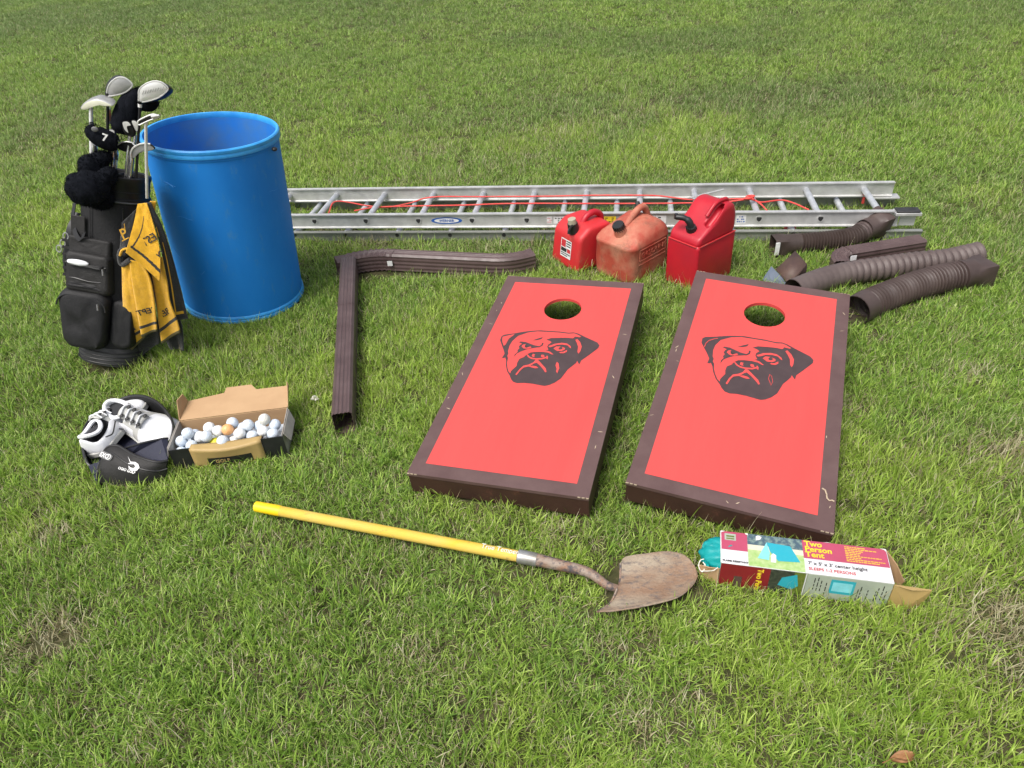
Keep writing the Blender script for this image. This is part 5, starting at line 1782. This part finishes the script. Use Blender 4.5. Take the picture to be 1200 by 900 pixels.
c7 = sock('black club cover with a white number seven on its side', [px(140, 540, 2.83), px(150, 600, 2.83), px(230, 660, 2.83), px(320, 700, 2.835), px(390, 715, 2.84)], [.006, .026, .036, .038, .036, .028])
tm = frame(px(238, 688, 2.786), px(300, 715, 2.795) - px(225, 690, 2.795), Vector((.1, 0, 1)))
text('numeral', '7', .040, M['white'], c7, tm, bold=.0010)
q = MB()
q.blob(px(172, 585, 2.795), (.013, .004, .010), 8)
q.build('patch', M['piping'], c7, world=True)

# ---------------------------------------------------------------- towel
CT = 4.285
def tw(x, y, yy):
    return aty(50 + x / CT, 240 + y / CT, yy)
towel = thing('towel', 'yellow and black golf towel hanging from the side of the bag', 'towel', loc=tw(480, 100, 2.74))
def sheet(left, right, nu, nv, cols, ripple=.006, freq=3.0, name='fold', seed=0.0):
    Lc, Rc = catmull(left, 6), catmull(right, 6)
    def fn(u_, v_):
        p = along(Lc, u_).lerp(along(Rc, u_), v_)
        p = p + Vector((0, -1, .1)) * (ripple * math.sin(v_ * math.pi * freq + seed) * (.25 + .75 * u_))
        p = p + Vector((.3, -1, 0)) * (.004 * noise.noise(Vector((u_ * 6, v_ * 3, seed))))
        return p
    mb = MB()
    mb.grid(fn, nu, nv, mfn=cols)
    o = mb.build(name, [M['towel_y'], M['towel_k'], M['towel_hem']], towel, world=True, solid=.005, angle=80)
    return fn
Y, K, HM = 0, 1, 2
# left hanging fold
def c_left(u_, v_):
    if u_ > .955: return HM
    if .775 < u_ < .83: return K
    return Y
f_left = sheet([tw(398, 285, 2.66), tw(400, 400, 2.645), tw(405, 520, 2.64), tw(412, 660, 2.64), tw(432, 745, 2.64)],
               [tw(446, 280, 2.655), tw(462, 400, 2.64), tw(480, 510, 2.635), tw(500, 610, 2.635), tw(515, 665, 2.64)], 40, 12, c_left, .006, 1.4, 'left_fold')
f_mid = sheet([tw(436, 275, 2.645), tw(448, 380, 2.635), tw(466, 480, 2.63), tw(486, 590, 2.625), tw(500, 660, 2.625)],
              [tw(500, 290, 2.65), tw(540, 370, 2.64), tw(560, 470, 2.635), tw(570, 570, 2.63), tw(575, 635, 2.63)], 40, 12, lambda u_, v_: HM if u_ > .955 else (K if .80 < u_ < .855 else Y), .006, 1.8, 'middle_fold', 1.0)
f_right = sheet([tw(540, 300, 2.68), tw(560, 400, 2.67), tw(575, 500, 2.66), tw(588, 620, 2.655), tw(600, 695, 2.655)],
                [tw(600, 260, 2.67), tw(625, 380, 2.665), tw(640, 480, 2.66), tw(670, 560, 2.655), tw(695, 640, 2.655)], 40, 12, lambda u_, v_: HM if u_ > .955 else (K if .74 < u_ < .80 else Y), .006, 1.6, 'right_fold', 2.0)
# black inside showing between and below
sheet([tw(440, 690, 2.66), tw(450, 720, 2.66), tw(475, 770, 2.66)], [tw(575, 560, 2.68), tw(590, 640, 2.68), tw(590, 690, 2.68)], 12, 10, lambda u_, v_: K, .008, 2.2, 'lower_lining', .6)
sheet([tw(520, 330, 2.69), tw(560, 450, 2.69), tw(590, 600, 2.685), tw(640, 720, 2.685)], [tw(600, 300, 2.70), tw(640, 450, 2.70), tw(700, 600, 2.69), tw(712, 730, 2.69)], 24, 10,
      lambda u_, v_: Y if (.90 < u_ < .935 or (v_ > .88 and v_ < .94 and u_ > .72)) else K, .007, 2.4, 'rear_fold', .2)
# upper folded-over corner
f_top = sheet([tw(478, -5, 2.72), tw(462, 80, 2.69), tw(440, 160, 2.655), tw(418, 238, 2.625)],
              [tw(524, -10, 2.72), tw(560, 110, 2.69), tw(590, 240, 2.655), tw(588, 385, 2.625)], 120, 90,
              lambda u_, v_: K if (.80 < u_ - .06 * v_ < .845 and v_ > .08) or (abs(v_ - (.62 - .60 * u_)) < .022 and .22 < u_ < .84) else Y, .005, 1.2, 'top_fold', 2.4)
f_blk = sheet([tw(522, -12, 2.725), tw(566, 110, 2.70), tw(600, 250, 2.69), tw(625, 420, 2.68), tw(642, 582, 2.675)],
              [tw(540, -14, 2.73), tw(600, 110, 2.72), tw(650, 260, 2.71), tw(692, 420, 2.70), tw(728, 574, 2.69)], 44, 12,
              lambda u_, v_: Y if (.93 < u_ < .955 and .35 < v_ < .85) or (.33 < v_ < .42 and .38 < u_ < .955) or (.09 < v_ < .2 and .24 < u_ < .33) else K, .005, 1.3, 'black_fold', .9)
sheet([tw(398, 90, 2.70), tw(392, 170, 2.69), tw(388, 262, 2.68)], [tw(470, 20, 2.715), tw(448, 150, 2.69), tw(420, 262, 2.67)], 20, 8, lambda u_, v_: K, .004, 1.2, 'left_black_fold', .1)
q = MB()
q.tube(catmull([tw(425, 215, 2.655), tw(392, 232, 2.655), tw(386, 270, 2.655), tw(400, 300, 2.65), tw(440, 275, 2.645)], 5), .010, 8)
q.build('rolled_edge', M['towel_k'], towel, world=True)
q = MB()
q.tube(catmull([tw(430, 218, 2.645), tw(400, 228, 2.645), tw(388, 255, 2.645)], 5), .005, 8)
q.build('yellow_edge', M['towel_y'], towel, world=True)
MB().grid(lambda u_, v_: tw(540 + 30 * v_ - 10 * u_, -18 + 90 * u_ * (.4 + .6 * v_), 2.74 + .01 * v_), 6, 4).build('back_tip', M['towel_y'], towel, world=True, solid=.005)
def cloth_text(fn, u_, v_, s_, size, m, mirror=True, ang=0.0, off_=.006):
    p = fn(u_, v_)
    dv = (fn(u_, min(1, v_ + .1)) - fn(u_, max(0, v_ - .1))).normalized()
    du = (fn(min(1, u_ + .05), v_) - fn(max(0, u_ - .05), v_)).normalized()
    n_ = dv.cross(-du).normalized()
    if n_.y > 0:
        n_ = -n_
    x_ = Matrix.Rotation(ang, 3, n_) @ dv
    fm_ = frame(p + n_ * off_, x_, n_.cross(x_))
    text('lettering', s_, size, m, towel, fm_, mirror=mirror, align='CENTER', bold=.0006)
cloth_text(f_left, .735, .45, 'ERS', .034, M['towel_k'])
cloth_text(f_mid, .66, .52, 'SEPT', .036, M['towel_k'])
cloth_text(f_right, .66, .50, 'BER', .036, M['towel_k'])
cloth_text(f_top, .60, .70, 'EST', .042, M['towel_k'], ang=RAD(60))
cloth_text(f_top, .72, .93, '2', .036, M['towel_k'])
tmx = frame(tw(402, 175, 2.652), Vector((1, 0, .35)), Vector((0, 0, 1)))
text('lettering', 'P', .055, M['towel_y'], towel, tmx, bold=.0006, shear=.3)
q = MB()
q.tube([tw(400, 182, 2.65), tw(432, 165, 2.65)], .0022, 5)
q.tube([tw(410, 95, 2.68), tw(414, 130, 2.68)], .0016, 5)
q.build('embroidered_line', M['towel_y'], towel, world=True)

# ================================================================== small things in the grass
c = at(369, 468, .03)
q = MB()
rn = random.Random(3)
for k in range(26):
    d_ = Vector((rn.gauss(0, 1), rn.gauss(0, 1), abs(rn.gauss(0, 1)))).normalized()
    q.tube([c, c + d_ * .013, c + d_ * .017], [.0015, .003, .001], 5)
q.tube([Vector((c.x, c.y, 0)), c], .0012, 5)
fo = q.build('clover_flower', M['petal'], None)
tag(fo, 'small white clover flower in the grass left of the long downspout', 'flower')
c = at(1057, 889, .035)
q = MB()
q.grid(lambda u_, v_: c + Vector(((u_ - .5) * .052, (v_ - .5) * .030 * math.sin(math.pi * (.08 + .86 * u_)), .010 * math.sin(v_ * 5 + u_ * 3) + .006 * u_)), 10, 6)
q.tube([c + Vector((-.045, -.004, -.004)), c + Vector((-.02, 0, .004))], .0009, 5)
fo = q.build('dry_leaf', M['dry_leaf'], None, solid=.0006)
tag(fo, 'curled brown dry leaf on the grass at the bottom edge', 'leaf')

# ================================================================== lawn
SX, SY = [], []
def axis(lo, hi, near_lo, near_hi, fine, coarse):
    out, x = [], lo
    while x < hi:
        out.append(x)
        x += fine if near_lo < x < near_hi else coarse * (1 + .25 * min(abs(x - near_lo), abs(x - near_hi)))
    out.append(hi)
    return out
xs = axis(-150, 150, -4, 4, .12, .3)
ys = axis(-60, 300, 0.0, 6.0, .12, .3)
q = MB()
q.v = [(x, y, G(x, y)) for x in xs for y in ys]
ny = len(ys)
q.f = [(i * ny + j, (i + 1) * ny + j, (i + 1) * ny + j + 1, i * ny + j + 1) for i in range(len(xs) - 1) for j in range(ny - 1)]
q.m = [0] * len(q.f)
soil = mat('soil_and_thatch', (0.038, 0.046, 0.016), 0.95, col2=(0.085, 0.075, 0.038), scale=16, lo=.3, hi=.7, detail=10, bump=0.6, bscale=120, spec=.15,
           wear=(0.15, 0.12, 0.065), wscale=45, wlo=.58, whi=.72)
# beyond the distance where blades are modelled the sheet itself carries the lawn's colour
nt_ = soil.node_tree
pb_ = nt_.nodes['Principled BSDF']
src_ = pb_.inputs['Base Color'].links[0].from_socket
tc_ = [n for n in nt_.nodes if n.type == 'TEX_COORD'][0]
ln_ = nt_.nodes.new('ShaderNodeVectorMath')
ln_.operation = 'LENGTH'
nt_.links.new(tc_.outputs['Object'], ln_.inputs[0])
mr_ = nt_.nodes.new('ShaderNodeMapRange')
mr_.inputs['From Min'].default_value = 12
mr_.inputs['From Max'].default_value = 20
nt_.links.new(ln_.outputs['Value'], mr_.inputs[0])
nz_ = nt_.nodes.new('ShaderNodeTexNoise')
nz_.inputs['Scale'].default_value = 3.0
nz_.inputs['Detail'].default_value = 12
nt_.links.new(tc_.outputs['Object'], nz_.inputs['Vector'])
gr_ = _ramp(nt_, nz_.outputs['Fac'], [(.3, (0.10, 0.15, 0.045)), (.7, (0.15, 0.21, 0.065))])
mx_ = nt_.nodes.new('ShaderNodeMix')
mx_.data_type = 'RGBA'
nt_.links.new(mr_.outputs[0], mx_.inputs[0])
nt_.links.new(src_, mx_.inputs[6])
nt_.links.new(gr_, mx_.inputs[7])
nt_.links.new(mx_.outputs[2], pb_.inputs['Base Color'])
lawn = q.build('lawn_ground', soil, None)
lawn['kind'] = 'structure'

def grass_material():
    m = bpy.data.materials.new('grass_blade')
    m.use_nodes = True
    nt = m.node_tree
    nt.nodes.clear()
    L = nt.links.new
    out = nt.nodes.new('ShaderNodeOutputMaterial')
    pb = nt.nodes.new('ShaderNodeBsdfPrincipled')
    pb.inputs['Roughness'].default_value = .50
    pb.inputs['Specular IOR Level'].default_value = .42
    tr = nt.nodes.new('ShaderNodeBsdfTranslucent')
    mx = nt.nodes.new('ShaderNodeMixShader')
    mx.inputs[0].default_value = .36
    at_b = nt.nodes.new('ShaderNodeAttribute')
    at_b.attribute_name = 'tint'
    at_i = nt.nodes.new('ShaderNodeAttribute')
    at_i.attribute_type = 'INSTANCER'
    at_i.attribute_name = 'dry'
    at_g = nt.nodes.new('ShaderNodeAttribute')
    at_g.attribute_type = 'INSTANCER'
    at_g.attribute_name = 'tone'
    sepc = nt.nodes.new('ShaderNodeSeparateColor')
    L(at_b.outputs['Color'], sepc.inputs[0])
    r1 = _ramp(nt, sepc.outputs[0], [(0.0, (0.092, 0.180, 0.020)), (.35, (0.165, 0.300, 0.036)), (.7, (0.285, 0.445, 0.062)), (.93, (0.43, 0.58, 0.12)), (1.0, (0.60, 0.70, 0.28))])
    r2 = _ramp(nt, sepc.outputs[0], [(0.0, (0.085, 0.150, 0.030)), (.5, (0.150, 0.240, 0.058)), (1.0, (0.27, 0.37, 0.13))])
    m1 = nt.nodes.new('ShaderNodeMix')
    m1.data_type = 'RGBA'
    L(at_g.outputs['Fac'], m1.inputs[0])
    L(r1, m1.inputs[6])
    L(r2, m1.inputs[7])
    at_l = nt.nodes.new('ShaderNodeAttribute')
    at_l.attribute_type = 'INSTANCER'
    at_l.attribute_name = 'lush'
    r4 = _ramp(nt, sepc.outputs[0], [(0.0, (0.17, 0.28, 0.028)), (.5, (0.31, 0.46, 0.055)), (1.0, (0.56, 0.68, 0.18))])
    ml = nt.nodes.new('ShaderNodeMix')
    ml.data_type = 'RGBA'
    L(at_l.outputs['Fac'], ml.inputs[0])
    L(m1.outputs[2], ml.inputs[6])
    L(r4, ml.inputs[7])
    m1 = ml
    straw = _ramp(nt, sepc.outputs[0], [(0.0, (0.26, 0.20, 0.11)), (.5, (0.42, 0.37, 0.22)), (1.0, (0.62, 0.58, 0.40))])
    # straw where the blade's own lot (green channel) falls under the local dryness
    cmpn = nt.nodes.new('ShaderNodeMath')
    cmpn.operation = 'LESS_THAN'
    L(sepc.outputs[1], cmpn.inputs[0])
    L(at_i.outputs['Fac'], cmpn.inputs[1])
    m2 = nt.nodes.new('ShaderNodeMix')
    m2.data_type = 'RGBA'
    L(cmpn.outputs[0], m2.inputs[0])
    L(m1.outputs[2], m2.inputs[6])
    L(straw, m2.inputs[7])
    # paler, yellower foot of each blade (blue channel runs root to tip)
    m3 = nt.nodes.new('ShaderNodeMix')
    m3.data_type = 'RGBA'
    r3 = _ramp(nt, sepc.outputs[2], [(0.0, (.55, .55, .55)), (.35, (0, 0, 0))])
    L(r3, m3.inputs[0])
    L(m2.outputs[2], m3.inputs[6])
    m3.inputs[7].default_value = (0.20, 0.24, 0.09, 1)
    L(m3.outputs[2], pb.inputs['Base Color'])
    L(m3.outputs[2], tr.inputs['Color'])
    L(pb.outputs[0], mx.inputs[1])
    L(tr.outputs[0], mx.inputs[2])
    L(mx.outputs[0], out.inputs[0])
    return m
GM = grass_material()

def tuft_mesh(seed, kind):
    """a handful of bent blades; colour attribute: lot, straw lot, height along the blade"""
    rr = random.Random(seed)
    vs, fs, cs = [], [], []
    nb = {'lawn': 20, 'broad': 8, 'thatch': 12, 'stalk': 2}[kind]
    R_ = {'lawn': .032, 'broad': .018, 'thatch': .04, 'stalk': .03}[kind]
    for b in range(nb):
        a_ = rr.random() * 6.283
        r_ = R_ * math.sqrt(rr.random())
        x, y = r_ * math.cos(a_), r_ * math.sin(a_)
        if kind == 'lawn':
            ln, w_, lean = rr.uniform(.022, .056), rr.uniform(.0008, .0016), rr.uniform(.4, 1.6)
            dr = rr.random() * 6.283
        elif kind == 'broad':
            ln, w_, lean = rr.uniform(.032, .074), rr.uniform(.0014, .0027), rr.uniform(.5, 1.5)
            dr = a_ + rr.uniform(-.6, .6)
        elif kind == 'thatch':
            ln, w_, lean = rr.uniform(.03, .08), rr.uniform(.0007, .0013), rr.uniform(1.2, 1.55)
            dr = rr.random() * 6.283
        else:
            ln, w_, lean = rr.uniform(.07, .11), rr.uniform(.0007, .0010), rr.uniform(.2, .8)
            dr = rr.random() * 6.283
        lot, slot = rr.random(), rr.random()
        if kind == 'thatch':
            slot *= .5
        if kind == 'broad':
            slot = .45 + .55 * slot
        if kind == 'stalk':
            slot *= .30
            lot = .6 + .4 * lot
        dx, dy = math.cos(dr), math.sin(dr)
        tw_ = rr.uniform(-.9, .9)
        sx_, sy_ = -math.sin(dr + tw_), math.cos(dr + tw_)
        S_ = 4
        px_, py_, pz_ = x, y, (-.004 if kind != 'thatch' else rr.uniform(.002, .02))
        an = lean * .25
        o = len(vs)
        for k in range(S_ + 1):
            t = k / S_
            ww = w_ * (1 - t ** 2.2) * (.75 + .5 * math.sin(math.pi * min(1, t + .25)))
            if k < S_:
                vs.append((px_ - sx_ * ww, py_ - sy_ * ww, pz_))
                vs.append((px_ + sx_ * ww, py_ + sy_ * ww, pz_ + ww * .3))
                cs += [(lot, slot, t, 1)] * 2
            else:
                vs.append((px_, py_, pz_))
                cs.append((lot, slot, 1, 1))
            an += lean / S_ * (1.15 if kind != 'thatch' else .2) * (.6 + t)
            st = ln / S_
            px_ += dx * math.sin(an) * st
            py_ += dy * math.sin(an) * st
            pz_ += math.cos(an) * st
            pz_ = max(pz_, .002)
        for k in range(S_ - 1):
            i = o + 2 * k
            fs.append((i, i + 1, i + 3, i + 2))
        i = o + 2 * (S_ - 1)
        fs.append((i, i + 1, i + 2))
    me = bpy.data.meshes.new('tuft')
    me.from_pydata(vs, [], fs)
    ca = me.color_attributes.new('tint', 'FLOAT_COLOR', 'POINT')
    ca.data.foreach_set('color', np.array(cs, dtype=np.float32).ravel())
    me.polygons.foreach_set('use_smooth', [True] * len(fs))
    me.materials.append(GM)
    return me
tufts = bpy.data.collections.new('tufts')
KINDS = ['lawn'] * 10 + ['broad'] * 4 + ['thatch'] * 3 + ['stalk'] * 2
for i, kd in enumerate(KINDS):
    t_o = bpy.data.objects.new('%02d_tuft' % i, tuft_mesh(100 + i, kd))
    tufts.objects.link(t_o)

rng = np.random.default_rng(7)
def vnoise(x, y, f, seed):
    """smooth value noise in numpy"""
    r = np.random.default_rng(seed)
    T_ = r.random((256, 256))
    X, Y_ = x * f + 71.3, y * f + 53.7
    xi, yi = np.floor(X).astype(int), np.floor(Y_).astype(int)
    fx, fy = X - xi, Y_ - yi
    fx, fy = fx * fx * (3 - 2 * fx), fy * fy * (3 - 2 * fy)
    g = lambda a, b: T_[a % 256, b % 256]
    return (g(xi, yi) * (1 - fx) + g(xi + 1, yi) * fx) * (1 - fy) + (g(xi, yi + 1) * (1 - fx) + g(xi + 1, yi + 1) * fx) * fy
bands = [(0.15, 3.4, 2500, 1.0), (3.4, 5.5, 1400, 1.15), (5.5, 9.0, 800, 1.25), (9.0, 15.0, 420, 1.7), (15.0, 30.0, 150, 2.8)]
PX, PY, PS = [], [], []
for y0, y1, den, sc_ in bands:
    hw1 = .86 * y1 + 1.9
    n_ = int(den * 2 * hw1 * (y1 - y0))
    x = rng.uniform(-hw1, hw1, n_)
    y = rng.uniform(y0, y1, n_)
    k_ = np.abs(x) < .86 * y + 1.9
    PX.append(x[k_])
    PY.append(y[k_])
    PS.append(np.full(k_.sum(), sc_))
X, Y_, S_ = np.concatenate(PX), np.concatenate(PY), np.concatenate(PS)
keep = np.ones(len(X), bool)
crowd = np.zeros(len(X), bool)
for e in EXC:
    if e[0] == 'p':
        P_ = np.array(e[1])
        ins = np.zeros(len(X), bool)
        j = len(P_) - 1
        for i in range(len(P_)):
            c_ = ((P_[i, 1] > Y_) != (P_[j, 1] > Y_)) & (X < (P_[j, 0] - P_[i, 0]) * (Y_ - P_[i, 1]) / (P_[j, 1] - P_[i, 1] + 1e-12) + P_[i, 0])
            ins ^= c_
            j = i
        keep &= ~ins
    else:
        P_ = np.array(e[1])
        for i in range(len(P_) - 1):
            a_, b_ = P_[i], P_[i + 1]
            ab = b_ - a_
            t = np.clip(((X - a_[0]) * ab[0] + (Y_ - a_[1]) * ab[1]) / (ab @ ab + 1e-12), 0, 1)
            dd_ = np.hypot(X - a_[0] - t * ab[0], Y_ - a_[1] - t * ab[1])
            keep &= dd_ > e[2]
            crowd |= dd_ < e[2] + .03
X, Y_, S_, crowd = X[keep], Y_[keep], S_[keep], crowd[keep]
N_ = len(X)
n1 = vnoise(X, Y_, .9, 1)
n2 = vnoise(X, Y_, 3.1, 2)
n3 = vnoise(X, Y_, 9.0, 3)
n4 = vnoise(X, Y_, .28, 4)
dry = .07 + .12 * np.clip(n2 * .6 + n3 * .6 - .42, 0, 1) * 2 + .10 * np.clip(n1 - .5, 0, 1) * 2
hgt = .78 + .30 * n2 + .25 * (n3 - .5) + .12 * (n1 - .5)
bare = np.zeros(N_)
for (u, v, rx, amt) in ((62, 752, .10, .75), (92, 740, .06, .5), (25, 772, .06, .5), (818, 822, .045, .7), (735, 770, .07, .35), (1180, 735, .13, .6), (1192, 785, .10, .6), (1135, 745, .08, .35),
                        (490, 770, .06, .35), (1170, 530, .10, .5), (1135, 440, .08, .4), (760, 850, .06, .45), (650, 625, .06, .35), (70, 630, .09, .4), (865, 175, .22, .22), (500, 180, .2, .2),
                        (430, 285, .14, .4), (390, 275, .12, .4), (300, 640, .07, .25), (180, 870, .06, .35), (1000, 480, .08, .25)):
    c_ = at(u, v, 0)
    g_ = np.exp(-(((X - c_.x) / rx) ** 2 + ((Y_ - c_.y) / (rx * .75)) ** 2))
    bare = np.maximum(bare, g_ * amt)
dry = np.clip(dry + bare * 1.0, 0, .92)
keep = rng.random(N_) > bare * .62
tone = np.clip((n4 - .45) * 1.6 + (n1 - .45) * 1.5, 0, .9)
dry = dry * (1 - .45 * np.clip((Y_ - 5) / 4, 0, 1))
c_ = at(70, 40, 0)
tone = np.clip(tone + .8 * np.exp(-(((X - c_.x) / 3.0) ** 2 + ((Y_ - c_.y) / 2.0) ** 2)), 0, 1)
n5 = vnoise(X, Y_, 5.5, 5)
n6 = vnoise(X, Y_, 1.7, 6)
lush = np.clip((n5 - .50) * 1.8 + (n6 - .5) * 2.4 + (vnoise(X, Y_, .7, 9) - .5) * .9 + rng.normal(0, .18, N_), 0, 1) * (1 - bare) * (1 - .65 * np.clip((Y_ - 3.8) / 3, 0, 1))
hgt = hgt * (1 + .25 * lush)
hgt = hgt * (1 - .4 * bare)
hgt = np.where(crowd, hgt * .8, hgt)
# it stands taller round the edges nobody mows and is clipped shorter far off
zz = np.array([G(a, b) for a, b in zip(X, Y_)])
kind = rng.random(N_)
idx = rng.integers(0, 10, N_)
idx = np.where((kind > .62) & (kind < .90) & (n3 > .36), 10 + rng.integers(0, 4, N_), idx)
idx = np.where((kind > .90) | (rng.random(N_) < bare * .8), 14 + rng.integers(0, 3, N_), idx)
idx = np.where((rng.random(N_) < .03), 17 + rng.integers(0, 2, N_), idx)
X, Y_, zz, S_, dry, tone, lush, hgt, idx = [a[keep] for a in (X, Y_, zz, S_, dry, tone, lush, hgt, idx)]
N_ = len(X)
me = bpy.data.meshes.new('lawn_grass')
me.vertices.add(N_)
me.vertices.foreach_set('co', np.stack([X, Y_, zz], 1).astype(np.float32).ravel())
def vattr(nm, ty, arr, key='value'):
    a_ = me.attributes.new(nm, ty, 'POINT')
    a_.data.foreach_set(key, arr.ravel())
vattr('dry', 'FLOAT', dry.astype(np.float32))
tone = np.clip(tone * (1 - .5 * np.clip((Y_ - 4.5) / 5, 0, 1)) + .28 * np.clip((Y_ - 4.5) / 5, 0, 1) + .45 * np.clip((Y_ - 10.5) / 2, 0, 1), 0, 1)
vattr('tone', 'FLOAT', tone.astype(np.float32))
vattr('lush', 'FLOAT', lush.astype(np.float32))
vattr('pick', 'INT', idx.astype(np.int32))
tilt = rng.normal(0, .14, (N_, 2))
vattr('turn', 'FLOAT_VECTOR', np.stack([tilt[:, 0], tilt[:, 1], rng.random(N_) * 6.283], 1).astype(np.float32), 'vector')
wide = S_ ** .75
vattr('size', 'FLOAT_VECTOR', np.stack([wide, wide, hgt * S_ ** .12], 1).astype(np.float32), 'vector')
grass = bpy.data.objects.new('lawn_grass', me)
COL.objects.link(grass)
grass['kind'] = 'stuff'
tag(grass, 'mown green lawn grass with dry straw patches under everything', 'grass')
ng = bpy.data.node_groups.new('grow', 'GeometryNodeTree')
ng.interface.new_socket('Geometry', in_out='INPUT', socket_type='NodeSocketGeometry')
ng.interface.new_socket('Geometry', in_out='OUTPUT', socket_type='NodeSocketGeometry')
gi, go = ng.nodes.new('NodeGroupInput'), ng.nodes.new('NodeGroupOutput')
iop = ng.nodes.new('GeometryNodeInstanceOnPoints')
ci = ng.nodes.new('GeometryNodeCollectionInfo')
ci.inputs['Collection'].default_value = tufts
ci.inputs['Separate Children'].default_value = True
ci.inputs['Reset Children'].default_value = True
def named(nm, ty):
    n_ = ng.nodes.new('GeometryNodeInputNamedAttribute')
    n_.data_type = ty
    n_.inputs['Name'].default_value = nm
    return n_.outputs['Attribute']
e2r = ng.nodes.new('FunctionNodeEulerToRotation')
ng.links.new(named('turn', 'FLOAT_VECTOR'), e2r.inputs[0])
m2p = ng.nodes.new('GeometryNodeMeshToPoints')
ng.links.new(gi.outputs[0], m2p.inputs[0])
ng.links.new(m2p.outputs[0], iop.inputs['Points'])
ng.links.new(ci.outputs[0], iop.inputs['Instance'])
iop.inputs['Pick Instance'].default_value = True
ng.links.new(named('pick', 'INT'), iop.inputs['Instance Index'])
ng.links.new(e2r.outputs[0], iop.inputs['Rotation'])
ng.links.new(named('size', 'FLOAT_VECTOR'), iop.inputs['Scale'])
ng.links.new(iop.outputs[0], go.inputs[0])
md = grass.modifiers.new('grow', 'NODES')
md.node_group = ng
print('tufts', N_)
